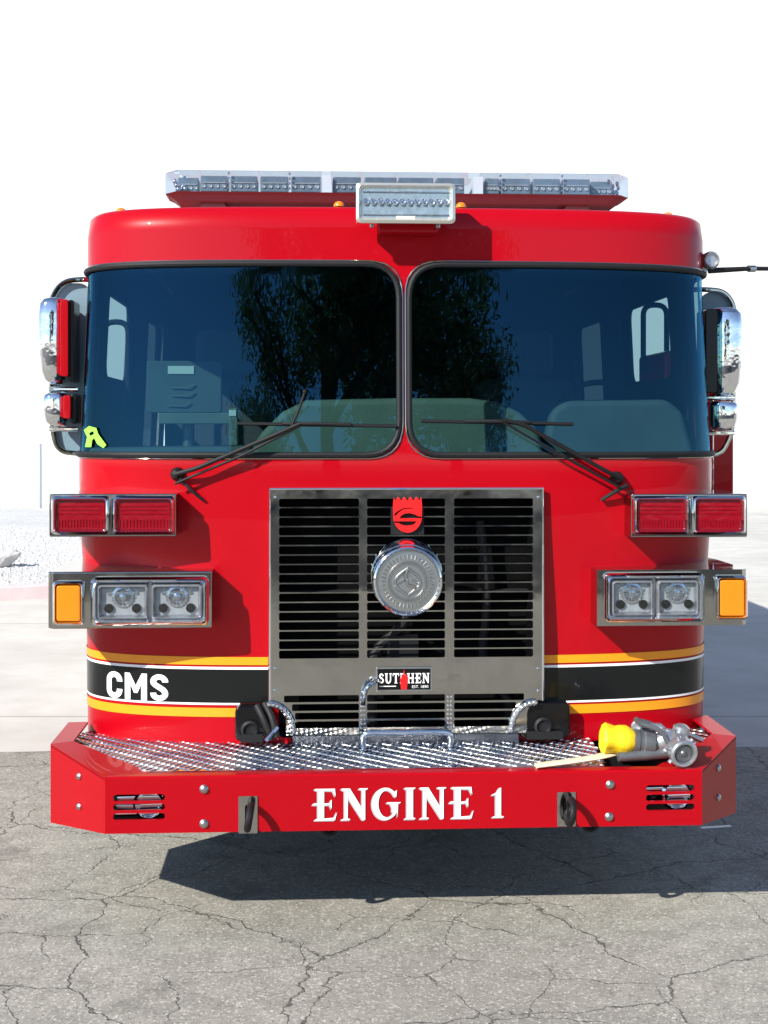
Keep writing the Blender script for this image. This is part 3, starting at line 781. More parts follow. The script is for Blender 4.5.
M['redemblem'] = pm('emblem_red', (.75, .006, .006), .4)
hu = [(ec-ew*.55, ez1-.60*eh), (ec-ew*.45, ez1-.52*eh), (ec-ew*.2, ez1-.465*eh), (ec+ew*.15, ez1-.45*eh), (ec+ew*.5, ez1-.49*eh), (ec+ew*.75, ez1-.545*eh), (ec+ew*.965, ez1-.545*eh), (ec+ew*.965, ez1-.60*eh)]
hl_ = [(ec-ew*.955, ez1-.68*eh), (ec+ew*.58, ez1-.68*eh), (ec+ew*.55, ez1-.74*eh), (ec+ew*.25, ez1-.80*eh), (ec-ew*.15, ez1-.81*eh), (ec-ew*.45, ez1-.77*eh), (ec-ew*.6, ez1-.73*eh), (ec-ew*.92, ez1-.725*eh)]
ha = [(ec-ew*.93, ez1-.48*eh), (ec-ew*.7, ez1-.40*eh), (ec-ew*.35, ez1-.32*eh), (ec, ez1-.295*eh), (ec+ew*.4, ez1-.32*eh), (ec+ew*.4, ez1-.335*eh), (ec, ez1-.325*eh), (ec-ew*.3, ez1-.35*eh), (ec-ew*.6, ez1-.43*eh), (ec-ew*.8, ez1-.52*eh), (ec-ew*.93, ez1-.52*eh)]
emb = flat_panel('emblem', out_, [hu, hl_, ha], GY-.018, GY-.004, M['redemblem'], T)
mb = MB(); mb.box(ec-ew*1.15, ec+ew*1.15, GY-.0035, GY-.001, ez0-.008, ez1-.3*eh); mb.build('emblem_backing', M['black'], emb)
# maker's badge
bx0, bx1, bz0, bz1 = RC(376, 667.5, 432, 691, GY-.01)
mb = MB(); mb.prism(rrect(bx0, bx1, bz0, bz1, .004, 3), GY-.009, GY-.001); bd = mb.build('badge', M['satin'], T, bevel=.0015)
mb = MB(); mb.box(bx0+.006, bx1-.006, GY-.0105, GY-.0095, bz0+.006, bz1-.006); mb.build('badge_plate', M['blackgloss'], bd, smooth=False)
serif_line('SUTPHEN', bx0+.010, bx1-.010, bz0+.030, bz1-.022, GY-.0115, 'badge_lettering', M['white'], bd)
mb = MB(); mb.box(bx0+.012, bx0+.075, GY-.012, GY-.0112, bz0+.018, bz0+.021); mb.build('badge_rule', M['white'], bd, smooth=False)
flat_text('EST. 1890', bx1-.075, bx1-.014, bz0+.012, bz0+.022, GY-.0115, 'badge_lettering', M['white'], bd, .0)
bc = (bx0+bx1)/2; zz = bz0+.008
mb = MB(); fl_ = [(-.018, 0), (.016, 0), (.024, .045), (.018, .04), (.014, .058), (.006, .05), (0, .074), (-.008, .05), (-.016, .056), (-.018, .04), (-.026, .044)]
mb.prism([(bc+a_*.62, zz+b_) for a_, b_ in fl_], GY-.0145, GY-.0125); mb.build('badge_flame', M['redemblem'], bd, smooth=False)
# little hook handle left of the badge
hx, hz = U(363, 704, GY); h2x, h2z = U(375, 680, GY)
mb = MB(); mb.tube(smooth_path([(hx, GY-.01, hz), (hx, GY-.05, hz+.03), (hx+.01, GY-.05, h2z-.02), (h2x-.01, GY-.05, h2z), (h2x+.01, GY-.01, h2z)], .025), .008, 10); mb.build('hook_handle', M['chrome'], T)
for px_, py_ in ((275, 497), (538, 497), (275, 668), (538, 668), (275, 690), (538, 690)):
    a, b = U(px_, py_, GY); mb = MB(); mb.lathe((a, GY, b), (0, -1, 0), [(.006, 0), (.0055, .003), (.003, .005), (0, .0052)], 10); mb.build('rivet', M['chrome'], gp)
# diamond-plate arches and black boxes either side of the lower grille
for side, (ax0, ay0, ax1, ay1), (tx, ty) in ((-1, (235, 707, 271, 741), (276, 706)), (1, (521, 703, 570, 738), (520, 700))):
    a, b, c, d = RC(ax0, ay0, ax1, ay1, -.05)
    mb = MB(); mb.prism(rrect(a, b, c, d, .02, 4), -.05, .12)
    bx = mb.build('horn_recess', M['blackgloss'], T, bevel=.006)
    mb = MB(); mb.lathe(((a+b)/2-.01, -.052, (c+d)/2-.02), (0, -1, 0), [(.035, 0), (.035, .012), (.026, .018), (.018, .008), (0, .006)], 20); mb.box(a+.02, b-.03, -.07, -.052, c, c+.03)
    mb.build('horn_bell', M['black'], bx)
    ax_, az_ = U(*( (277, 732) if side < 0 else (527, 730)), GY-.01); r_ = .09
    path = [(ax_+side*.0 + (-side)*r_*math.cos(R(t)) + side*.03, GY-.006, az_+r_*1.15*math.sin(R(t))) for t in range(0, 100, 10)]
    mb = MB(); mb.tube(path, .014, 8); 
    for i, p_ in enumerate(path): mb.lathe((p_[0], p_[1]-.012, p_[2]), (0, -1, 0), [(.011, 0), (.006, .005), (0, .006)], 6)
    mb.build('diamond_arch', M['tread'], bx)
# hoses beside the left box
a, b = U(262, 706, -.07)
mb = MB(); mb.tube(smooth_path([(a-.02, -.06, b), (a+.01, -.09, b-.05), (a+.04, -.08, b-.12)], .04), .013, 10); mb.tube(smooth_path([(a+.01, -.05, b+.005), (a+.04, -.09, b-.04), (a+.055, -.1, b-.11)], .04), .013, 10)
mb.build('air_hose', M['rubber'], T)
mb = MB(); a2, b2 = U(268, 738, -.12); mb.tube([(a2-.01, -.12, b2-.01), (a2+.035, -.10, b2+.035)], .009, 10); mb.build('hose_fitting', M['chrome'], T)

# ------------------------------------------------------------------ LIGHT BOXES
def bezel(x0, x1, z0, z1, y, t, parent, name='bezel', r=.02, depth=.022, mat=None):
    mb = MB(); o1 = rrect(x0, x1, z0, z1, r, 5); o2 = rrect(x0+t*.45, x1-t*.45, z0+t*.45, z1-t*.45, r*.8, 5); o3 = rrect(x0+t, x1-t, z0+t, z1-t, r*.5, 5)
    mb.rings([[(x, y+.001, z) for x, z in o1], [(x, y-depth*.6, z) for x, z in o1], [(x, y-depth, z) for x, z in o2], [(x, y-depth*.25, z) for x, z in o3], [(x, y+.001, z) for x, z in o3]], closed=True)
    return mb.build(name, mat or M['chrome'], parent, ang=50)
def pad(c, n): 
    return c
for side in (-1, 1):
    # upper: red warning lamps
    y = -.10
    bx = (49, 494, 176, 536.5) if side < 0 else (631, 494, 747.5, 537)
    x0_, x1_, z0_, z1_ = RC(*bx, y)
    mb = MB(); yin = .17; yout = .33
    xi = x1_ if side < 0 else x0_; xo = x0_ if side < 0 else x1_
    P8 = [(xo, y, z0_), (xi, y, z0_), (xi, yin-.09, z0_), (xo, yout-.1, z0_)]
    vs_ = P8+[(a, b, z1_) for a, b, c in P8]
    mb.add(vs_, [(0, 1, 2, 3), (4, 5, 6, 7), (0, 1, 5, 4), (1, 2, 6, 5), (2, 3, 7, 6), (3, 0, 4, 7)])
    hb = mb.build('warning_lamp_box', M['steel'], T, bevel=.005)
    for (a, b) in (((51, 109), (112, 174.5)) if side < 0 else ((633, 689.5), (692, 746))):
        q = RC(a, 496, b, 534.5, y-.02); bz = bezel(q[0], q[1], q[2], q[3], y-.001, .022, hb, r=.016, depth=.03)
        mb = MB(); mb.prism(rrect(q[0]+.018, q[1]-.018, q[2]+.018, q[3]-.018, .01), y-.014, y-.002)
        ln = mb.build('lens', M['redlens'], bz, bevel=.004)
        mb = MB(); zz0, zz1 = q[2]+.026, q[3]-.026; xx0, xx1 = q[0]+.028, q[1]-.028
        for i in range(15):
            xc = xx0+(xx1-xx0)*i/14; mb.tube([(xc, y-.0145, zz0), (xc, y-.0155, zz0+.028)], .0022, 6)
        for i in range(3):
            zc = zz1-.012-.014*i; mb.tube([(xx0, y-.014, zc), (xx1, y-.014, zc)], .003, 6)
        # lens ribs belong to the lens
        me2 = mb.build('lens_ribs', M['redlens'], bz)
        for cx, cz in ((q[0]+.012, q[3]-.012), (q[1]-.012, q[3]-.012), (q[0]+.012, q[2]+.012), (q[1]-.012, q[2]+.012)): pass
    # lower: headlamp box with turn signal
    y = -.11
    bx = (47, 572, 212, 628) if side < 0 else (597, 570, 747.5, 625)
    x0_, x1_, z0_, z1_ = RC(*bx, y)
    xi = x1_ if side < 0 else x0_; xo = x0_ if side < 0 else x1_
    mb = MB()
    # outer end tapers back round the cab corner
    pl_ = [(xo, y+.02), (xo-side*.02, y), (xi, y), (xi, .03), (side*1.0, .22), (side*1.27, .60), (xo-side*.05, .55), (xo, .30)]
    mb.rings([[(a, b, z0_) for a, b in pl_], [(a, b, z1_) for a, b in pl_]])
    hb = mb.build('headlamp_box', M['steel'], T, bevel=.006)
    q = RC(*((91, 577, 209, 624.5) if side < 0 else (604, 573, 704, 621)), y-.01)
    bz = bezel(q[0], q[1], q[2], q[3], y-.001, .03, hb, 'headlamp_bezel', r=.022, depth=.04)
    mb = MB(); mb.prism(rrect(q[0]+.025, q[1]-.025, q[2]+.025, q[3]-.025, .01), y-.006, y-.002); mb.build('backing', M['lampgrey'], bz)
    xs_ = (q[0]+q[1])/2
    for k_ in (-1, 1):
        a0, a1 = (q[0]+.024, xs_-.006) if k_ < 0 else (xs_+.006, q[1]-.024)
        hl = bezel(a0, a1, q[2]+.022, q[3]-.026, y-.006, .016, hb, 'headlight', r=.012, depth=.03, mat=M['ltgrey'])
        cx = (a0+a1)/2; cz = (q[2]+q[3])/2; wd = a1-a0
        mb = MB(); mb.prism(rrect(a0+.014, a1-.014, q[2]+.036, q[3]-.04, .006), y-.012, y-.0065); mb.build('surround', M['lampgrey'], hl)
        mb = MB()
        mb.lathe((cx, y-.0125, cz+.016), (0, -1, 0), [(.038, 0), (.040, .004), (.030, .006), (.026, -.0), (.014, -.0), (.012, .008), (0, .011)], 24)
        for i in range(9):
            a = math.pi*(1+i/8); mb.tube([(cx+.012*math.cos(a), y-.0155, cz+.016+.012*math.sin(a)), (cx+.044*math.cos(a), y-.0165, cz+.016+.036*math.sin(a))], .0022, 5)
        mb.box(cx-wd*.30, cx+wd*.30, y-.0165, y-.0126, cz+.024, cz+.034)
        mb.build('reflector', M['lamp'], hl)
        for kk in (-1, 1):
            mb = MB(); mb.lathe((cx+kk*wd*.27, y-.0125, cz-.026), (0, -1, 0), [(.017, 0), (.017, .008), (.013, .009), (.012, .002), (0, .002)], 20); mb.lathe((cx+kk*wd*.27, y-.0135, cz-.026), (0, -1, 0), [(.010, 0), (.007, .006), (0, .008)], 12)
            mb.build('projector', M['blackgloss'], hl)
        mb = MB(); mb.prism(rrect(a0+.008, a1-.008, q[2]+.030, q[3]-.034, .008), y-.0305, y-.0295); mb.build('cover_lens', M['clear'], hl, smooth=False)
    q = RC(*((53, 581, 84.5, 625) if side < 0 else (715, 575.5, 747, 619.5)), y-.01)
    bz = bezel(q[0], q[1], q[2], q[3], y-.001, .018, hb, 'turn_signal', r=.016, depth=.03)
    if side > 0: bz.name = 'turn_signal'
    ins = .014 if side < 0 else .014
    mb = MB(); mb.prism(rrect(q[0]+ins, q[1]-ins, q[2]+ins*1.1, q[3]-ins*1.1, .009), y-.026, y-.002); mb.build('lens', M['amber'], bz, bevel=.006)
    # small side marker on the outer end
    mb = MB(); mb.lathe((xo, .12, (z0_+z1_)/2), (side, 0, 0), [(.03, 0), (.03, .012), (.02, .02), (0, .022)], 20); mb.build('side_marker', M['redlens'], hb)

# ------------------------------------------------------------------ WIPERS
def wiper(pivot, arm_pts, blade, parent_y, extra=None):
    root = None
    def P3(p, o): s_, z_ = S(*p); return Vector(SM(s_, z_, o))
    pv = P3(pivot, .0)
    mb = MB(); s_, z_ = S(*pivot); nrm = SN(s_, z_); mb.lathe(pv, nrm, [(.026, -.005), (.026, .015), (.018, .03), (.014, .04), (0, .045)], 20)
    root = mb.build('wiper', M['black'], T)
    pts = [P3(pivot, .04)]+[P3(q, .055) for q in arm_pts]
    mb = MB(); mb.tube(smooth_path(pts, .03), [.010]*1+[.010]*200 if False else .0085, 8); mb.build('wiper_arm', M['black'], root)
    off = Vector((0, -.004, -.035))
    mb = MB(); mb.tube([pts[0]+off, pts[1]*.55+pts[-1]*.45+off*.7, pts[-1]+off*.2], .005, 8); mb.build('wiper_link', M['black'], root)
    a, b = P3(blade[0], .022), P3(blade[1], .022); n_ = 14
    mb = MB()
    pp = [P3((blade[0][0]+(blade[1][0]-blade[0][0])*i/n_, blade[0][1]+(blade[1][1]-blade[0][1])*i/n_), .022) for i in range(n_+1)]
    mb.tube(pp, .0065, 6); mb.tube([p_+Vector((0, .012, -.004)) for p_ in pp], .003, 6)
    m_ = pp[n_//2]; mb.tube([pp[4]+Vector((0, -.006, .002)), m_+Vector((0, -.022, .004)), pp[n_-4]+Vector((0, -.006, .002))], .007, 8)
    mb.build('wiper_blade', M['rubber'], root)
    return root
wl = wiper((178, 474), [(200, 468), (278, 434), (300, 424)], ((238, 423.5), (396, 426)), 0)
wr = wiper((616, 478), [(600, 470), (520, 424), (500, 420)], ((421, 421), (572, 424)), 0)
def SP(px, py, o): s_, z_ = S(px, py); return Vector(SM(s_, z_, o))
mb = MB(); mb.tube(smooth_path([SP(292, 426, .05), SP(300, 408, .055), SP(305, 393, .06)], .02), .005, 8); mb.lathe(SP(305, 392, .06), (0, -1, 0), [(.008, 0), (.008, .006), (0, .008)], 10); mb.build('washer_jet', M['black'], wl)
mb = MB(); mb.tube(smooth_path([SP(182, 478, .03), SP(195, 492, .03), SP(204, 500, .01)], .03), .006, 8); mb.build('washer_hose', M['rubber'], wl)
mb = MB(); mb.tube(smooth_path([SP(624, 485, .03), SP(612, 491, .035), SP(600, 500, .015)], .04), .008, 8); mb.build('washer_hose', M['rubber'], wr)

# green sticker in the lower left corner of the glass
pts = [(86, 447), (88, 437), (85, 430), (90, 426), (97, 428), (99, 434), (107, 445), (104, 448), (98, 444), (95, 438), (93, 440), (92, 447)]
pl2 = [S(*p_) for p_ in pts]
wrap('window_sticker', pl2, [[S(90, 433), S(94, 431), S(95, 434), S(91, 436)]], .004, M['sticker'], T, step=.01, zstep=.02, label='lime green torn sticker low on the left windshield')

# ------------------------------------------------------------------ ROOF GEAR
LY = .42
lx0, lx1, lz0, lz1 = RC(164, 171.5, 631, 200, LY)
# clear lens body with tapered ends
lzt = U(400, 172.5, LY)[1]; lzb = U(400, 194, LY)[1]; lzb2 = U(400, 202, LY)[1]
lb = None
mb = MB()
pts = [(lx0+.10, LY-.02, 0), (lx1-.10, LY-.02, 0), (lx1, LY+.09, 0), (lx1, LY+.19, 0), (lx1-.10, LY+.30, 0), (lx0+.10, LY+.30, 0), (lx0, LY+.19, 0), (lx0, LY+.09, 0)]
pts = [(lx0+.05, LY-.02, 0), (lx1-.05, LY-.02, 0), (lx1, LY+.05, 0), (lx1, LY+.23, 0), (lx1-.05, LY+.30, 0), (lx0+.05, LY+.30, 0), (lx0, LY+.23, 0), (lx0, LY+.05, 0)]
def lring(ins, z): 
    c = Vector(((lx0+lx1)/2, LY+.14, 0)); r_ = []
    for p_ in pts:
        v_ = Vector(p_)-c; r_.append((c.x+v_.x*(1-ins*.45), c.y+v_.y*(1-ins*2.2), z))
    return r_
mb.rings([lring(.12, lzb2), lring(.05, lzb-.010), lring(0, lzb)]); lb = mb.build('light_bar', M['pinkmetal'], T, smooth=False)
mb = MB(); mb.rings([lring(0, lzb+.001), lring(0, lzt-.008), lring(.012, lzt)]); mb.build('lens_cover', M['barlens'], lb, smooth=False)
def lpx(px): return U(px, 185, LY)[0]
div = [199, 229, 259, 290, 322, 330, 358, 372, 436, 464, 474, 484, 533, 562, 592, 610]
mods = [(176, 197), (200, 227), (230, 257), (260, 288), (291, 321), (333, 361), (365, 397), (399, 434), (437, 465), (486, 500), (502, 531), (534, 561), (564, 591), (594, 616)]
for a, b in mods:
    mb = MB(); xa, xb = lpx(a), lpx(b); yy = LY+.025 + (.05 if a < 190 or b > 605 else 0)
    mb.box(xa, xb, yy, LY+.20, lzb+.008, lzt-.016)
    md = mb.build('led_module', M['ledgrey'], lb, bevel=.003)
    mb = MB(); mb.box(xa+.008, xb-.008, yy-.004, yy-.001, (lzb+lzt)/2-.002, (lzb+lzt)/2+.002)
    for i in range(4):
        xc = xa+(xb-xa)*(i+.5)/4; mb.lathe((xc, yy-.001, lzb+.03), (0, -1, 0), [(.009, 0), (.007, .004), (0, .002)], 8)
    mb.build('led_row', M['lampgrey'], md)
for a, b in ((322, 331), (474, 483)):
    mb = MB(); mb.box(lpx(a), lpx(b), LY+.0, LY+.2, lzb+.004, lzt-.014); mb.build('divider', M['white'], lb)
for a in (228.5, 289.5, 500.5, 562.5):
    mb = MB(); xx = lpx(a)
    for i in range(4): mb.lathe((xx, LY+.01, lzb+.02+i*.02), (0, -1, 0), [(.005, 0), (.005, .004), (0, .006)], 8)
    mb.build('clip', M['chrome'], lb)
mb = MB()
for i in range(24):
    t = i/23; mb.lathe((lx0+.03+.05*random.random(), LY+.05+.2*t, lzb+.02+.06*random.random()), (-.6, -.8, 0), [(.012, 0), (.006, .006), (0, .008)], 6)
    mb.lathe((lx1-.03-.05*random.random(), LY+.05+.2*t, lzb+.02+.06*random.random()), (.6, -.8, 0), [(.012, 0), (.006, .006), (0, .008)], 6)
mb.build('end_reflectors', M['lamp'], lb)
for a in (212, 580):
    xx = U(a, 208, LY)[0]; mb = MB()
    mb.rings([[(xx-.09, LY+.06, ZTOP-.02), (xx+.09, LY+.06, ZTOP-.02), (xx+.09, LY+.24, ZTOP-.02), (xx-.09, LY+.24, ZTOP-.02)], [(xx-.045, LY+.06, lzb2+.004), (xx+.045, LY+.06, lzb2+.004), (xx+.045, LY+.24, lzb2+.004), (xx-.045, LY+.24, lzb2+.004)]])
    mb.build('mounting_foot', M['pinkmetal'], lb, bevel=.004)
# amber roof markers
for px_, y_ in ((121, .27), (339, .07), (461, .07), (668, .27)):
    xx = U(px_, 212, y_)[0]; mb = MB(); mb.lathe((xx, y_, ZTOP+.004), (0, 0, 1), [(.021, 0), (.021, .006), (.016, .015), (.008, .020), (0, .021)], 20); mb.build('roof_marker', M['amber'], T)
# scene light on its bracket
SY = -.14
q = RC(356, 183, 455, 224, SY); cx = (q[0]+q[1])/2
mb = MB(); mb.prism(rrect(q[0]+.008, q[1]-.008, q[2]+.008, q[3]-.008, .015), SY+.002, SY+.07); sl = mb.build('scene_light', M['cream'], T, bevel=.006)
bezel(q[0], q[1], q[2], q[3], SY, .022, sl, 'light_frame', r=.016, depth=.016, mat=M['cream'])
mb = MB(); mb.prism(rrect(q[0]+.02, q[1]-.02, q[2]+.02, q[3]-.02, .006), SY-.004, SY+.001); mb.build('light_face', M['ledblue'], sl)
mb = MB()
for i in range(12):
    xc = q[0]+.035+(q[1]-q[0]-.07)*i/11; zc = (q[2]+q[3])/2+.004
    mb.lathe((xc, SY-.004, zc), (.3, -1, .25), [(.0125, 0), (.0125, .006), (.008, .008), (.006, .003), (0, .002)], 10)
mb.box(q[0]+.024, q[1]-.024, SY-.008, SY-.0045, q[3]-.034, q[3]-.030); mb.box(q[0]+.024, q[1]-.024, SY-.008, SY-.0045, q[2]+.030, q[2]+.034)
mb.build('led_rows', M['lamp'], sl)
mb = MB(); mb.box(cx-.035, cx+.035, SY-.0065, SY-.0045, q[2]+.020, q[2]+.027); mb.build('maker_strip', M['white'], sl)
# red bracket box under the light
a = RC(377, 222, 438, 246, -.03)
mb = MB(); mb.prism(rrect(a[0], a[1], ZTOP-.115, ZTOP-.05, .012), -.085, .03); mb.build('light_bracket', M['red'], T, bevel=.01)
for xx in (q[0]+.06, q[1]-.06):
    mb = MB(); mb.lathe((xx, SY+.035, q[2]+.002), (0, 0, -1), [(.009, 0), (.009, .012), (0, .013)], 10); mb.build('bolt', M['amber'] if False else M['satin'], sl)
mb = MB(); mb.rings([[(cx-.05, SY+.07, ZTOP-.10), (cx+.05, SY+.07, ZTOP-.10), (cx+.05, SY+.07, ZTOP+.0), (cx-.05, SY+.07, ZTOP+.0)], [(cx-.05, .02, ZTOP-.10), (cx+.05, .02, ZTOP-.10), (cx+.05, .03, ZTOP-.03), (cx-.05, .03, ZTOP-.03)]]); mb.build('light_arm', M['red'], sl)

# ------------------------------------------------------------------ MIRRORS
def mirror_head(side, q, y0, dp, red, parent):
    """rounded chrome shell, glass faces backwards; q = x0,x1,z0,z1"""
    x0_, x1_, z0_, z1_ = q; cx = (x0_+x1_)/2; hw = (x1_-x0_)/2; mb = MB(); rr_ = []
    H = z1_-z0_
    for t, sc_, dy in ((0, .55, .3), (.02, .80, .1), (.07, .95, .02), (.2, 1, 0), (.6, .98, 0), (.85, .88, .05), (.95, .72, .15), (1, .45, .35)):
        zz = z1_-H*t; r_ = []
        c_ = cx + side*(-1)*0 + (1-sc_)*hw*(-side)*.6
        for k_ in range(24):
            a = 2*math.pi*k_/24
            ex = math.copysign(abs(math.cos(a))**.6, math.cos(a)); ey = math.copysign(abs(math.sin(a))**.75, math.sin(a))
            r_.append((c_+hw*sc_*ex, y0+dp/2+dp/2*(1-dy)*ey, zz))
        rr_.append(r_)
    mb.rings(rr_); m_ = mb.build('mirror_head', M['mirrorchrome'], parent, ang=60)
    mb = MB(); mb.prism(rrect(x0_+.015, x1_-.015, z0_+.05, z1_-.05, .03), y0+dp-.02, y0+dp+.002); mb.build('mirror_glass', M['mirrorchrome'], m_)
    if red:
        xi = x1_ if side < 0 else x0_; 
        xr0, xr1 = red; mb = MB(); mb.prism(rrect(min(xr0, xr1), max(xr0, xr1), z0_+.03, z1_-.012, .008), y0-.012, y0+dp*.7); mb.build('red_insert', M['red'], m_, bevel=.003)
    return m_
for side in (-1, 1):
    my_ = .62
    if side < 0:
        loop = [(86, 279), (62, 281), (50, 300), (52, 430), (58, 452), (84, 454)]
        hd = (36.5, 297, 64, 384); rd = (61.5, 69.5); bk = (68.5, 300, 74.5, 382); lw = (41, 392.5, 66, 426); rd2 = (64, 71.5); bk2 = (70.5, 394, 77, 424)
        pan = (53, 283, 91, 452)
    else:
        loop = [(700, 289), (724, 291), (734, 304), (733, 430), (722, 453), (706, 456)]
        hd = (714, 307, 745.5, 396); rd = None; bk = (705, 309, 717, 393); lw = (712, 401, 741, 430); rd2 = None; bk2 = None
        pan = (700, 292, 731, 318)
    pts3 = [(U(px_, py_, my_)[0], my_, U(px_, py_, my_)[1]) for px_, py_ in loop]
    pts3 = [(side*(W+.0), .70, pts3[0][2])] + pts3 + [(side*(W+.0), .70, pts3[-1][2])]
    mb = MB(); mb.tube(smooth_path(pts3, .07), .011, 10); br = mb.build('mirror_bracket', M['steel'], T)
    a = RC(*pan, my_+.02); mb = MB(); mb.prism(rrect(a[0], a[1], a[2], a[3], .05), my_+.02, my_+.03); mb.build('backdrop_fill_panel', M['backdrop_fill'], br)  # added panel, its colour stands for the background showing through the loop
    a = RC(*hd, .46); r2 = None
    if rd: r2 = (U(rd[0], 340, .46)[0], U(rd[1], 340, .46)[0])
    m_ = mirror_head(side, a, .44, .19, r2, br)
    a = RC(*bk, .47); mb = MB(); mb.prism(rrect(a[0], a[1], a[2], a[3], .012), .46, .6); mb.build('mirror_back', M['blackgloss'], br, bevel=.004)
    a = RC(*lw, .46)
    if rd2: r2 = (U(rd2[0], 400, .46)[0], U(rd2[1], 400, .46)[0])
    mirror_head(side, a, .45, .15, r2 if rd2 else None, br)
    if bk2: a = RC(*bk2, .47); mb = MB(); mb.prism(rrect(a[0], a[1], a[2], a[3], .012), .47, .58); mb.build('mirror_back', M['blackgloss'], br, bevel=.004)
    # clamps
    for py_ in ((389, 429) if side < 0 else (397.5, 433)):
        p0 = U(48 if side < 0 else 736, py_, .5); p1 = U(76 if side < 0 else 708, py_, .5)
        mb = MB(); mb.tube([(p0[0], .52, p0[1]), (p1[0], .54, p1[1])], .010, 10); mb.build('clamp_bar', M['chrome'], br)
# cab-corner bracket with a dark rod reaching out to the right
y_ = .30
a = RC(699, 254, 716, 273, y_)
mb = MB(); mb.lathe(((a[0]+a[1])/2+.006, y_-.02, (a[2]+a[3])/2+.01), (0, -1, 0), [(.036, -.05), (.036, .01), (.028, .022), (.02, .012), (0, .012)], 20); mb.box(a[0]-.02, a[0]+.03, y_-.01, y_+.08, a[2]-.01, a[3])
rb = mb.build('rod_bracket', M['ltgrey'], T)
p0 = U(708, 271, y_); p1 = U(752, 268, y_)
mb = MB(); mb.tube([(p0[0], y_-.01, p0[1]), (p1[0], y_+.02, p1[1]), (p1[0]+.5, y_+.2, p1[1]+.02)], [.012, .009, .007], 10); mb.build('rod', M['rubber'], rb)
mb = MB(); mb.tube([(p1[0]-.01, y_+.015, p1[1]-.001), (p1[0]+.02, y_+.03, p1[1]+.001)], .014, 10); mb.build('collar', M['steel'], rb)
# red step panel of the crew cab standing proud on the right
for side in (1,):
    y_ = .95; a = RC(711, 428, 734, 520, y_)
    mb = MB(); mb.prism(rrect(W-.005, a[1], a[2]-.05, a[3]+.35, .02), y_, y_+.5); pn = mb.build('side_pod', M['red'], T, bevel=.012)
    mb = MB(); xx = a[0]+.005; mb.tube([(xx, y_-.008, a[2]-.03), (xx, y_-.008, a[3]+.3)], .006, 8); mb.build('pod_trim', M['chrome'], pn)
# door-edge strip down the right cab corner
mb = MB(); mb.tube([SM(1.47, z_/20, .003) for z_ in range(14, 50)], .004, 6); mb.build('corner_trim', M['rubber'], T)
mb = MB(); mb.tube([SM(-1.47, z_/20, .003) for z_ in range(14, 50)], .004, 6); mb.build('corner_trim', M['rubber'], T)

# ------------------------------------------------------------------ BUMPER
BY = -.47
fx0 = U(105, 800, BY)[0]; fx1 = U(702, 800, BY)[0]
ztf = U(404, 775, BY)[1]; zbf = U(404, 829.5, BY)[1]
print('bumper', fx0, fx1, ztf, zbf)
EXS = {-1: 1.298, 1: 1.232}; EX = 1.232; YR = -.14; YB = .24; zte = ztf+.045; zbe = zbf-.05
bump = empty('bumper', (0, 0, 0)); bump.parent = T
def bface(side):
    fx = fx0 if side < 0 else fx1
    return fx
vents = [RC(113, 793, 165, 820.5, BY), RC(646, 783.5, 695, 811, BY)]
tows = [RC(238.5, 796, 257.5, 833, BY), RC(557, 792, 575.5, 826, BY)]
holes = []
for v_ in vents:
    hh = (v_[3]-v_[2])
    for i in range(3): holes.append(rrect(v_[0], v_[1], v_[2]+hh*(i/3+.03), v_[2]+hh*(i/3+.27), .012, 4))
def ztop_at(x): return ztf
ol = [(fx0, zbf), (fx1, zbf), (fx1, ztf), (fx0, ztf)]
fp = flat_panel('bumper_face', ol, holes, BY, BY+.012, M['redbumper'], bump)
mb = MB(); n0 = 0
for side, fx in ((-1, fx0), (1, fx1)):
    e = side*EXS[side]
    th = .012
    quad = [(fx, BY, zbf), (e, YR, zbe), (e, YR, zte), (fx, BY, ztf)]
    inn = [(fx-side*.006, BY+th, zbf), (e-side*th, YR+.004, zbe), (e-side*th, YR+.004, zte), (fx-side*.006, BY+th, ztf)]
    mb2 = MB(); mb2.rings([quad, inn]); mb2.build('end_panel', M['redbumper'], bump, smooth=False)
    mb2 = MB(); mb2.rings([[(e, YR, zbe), (e, YB, zbe), (e, YB, zte), (e, YR, zte)], [(e-side*th, YR+.004, zbe), (e-side*th, YB, zbe), (e-side*th, YB, zte), (e-side*th, YR+.004, zte)]])
    mb2.build('side_panel', M['redbumper'], bump, smooth=False)
    # top flange: front corner -> rear corner -> back
    fw = .075
    mb2 = MB(); ci = (fx-side*.15, BY+.05, ztf+.006); cr = (e-side*fw, YR+.04, zte+.003); cb = (e-side*fw, YB, zte+.003)
    top = [(fx, BY, ztf+.002), (e, YR, zte+.002), (e, YB, zte+.002), cb, cr, ci]
    mb2.rings([[(a, b, c+.001) for a, b, c in top], [(a, b, c-.008) for a, b, c in top]]); mb2.build('end_flange', M['redbumper'], bump, smooth=False)
    for (yy, f_) in ((.30, .26), (.70, .26), (.30, .74), (.70, .74)):
        if yy < .5: continue
        if side > 0 and False: continue
        t_ = .55 if True else yy
    for f_ in (.34, .80):
        t_ = .45; px_ = fx+(e-fx)*t_; py_ = BY+(YR-BY)*t_; pz_ = (zbf+(zbe-zbf)*t_)*(1-f_)+(ztf+(zte-ztf)*t_)*f_
        nn_ = Vector((side*(YR-BY), -abs(e-fx), 0)).normalized()
        mb2 = MB(); mb2.lathe((px_, py_, pz_), nn_, [(.013, 0), (.013, .004), (.009, .009), (.004, .011), (0, .011)], 14); mb2.build('bolt', M['satin'], bump)
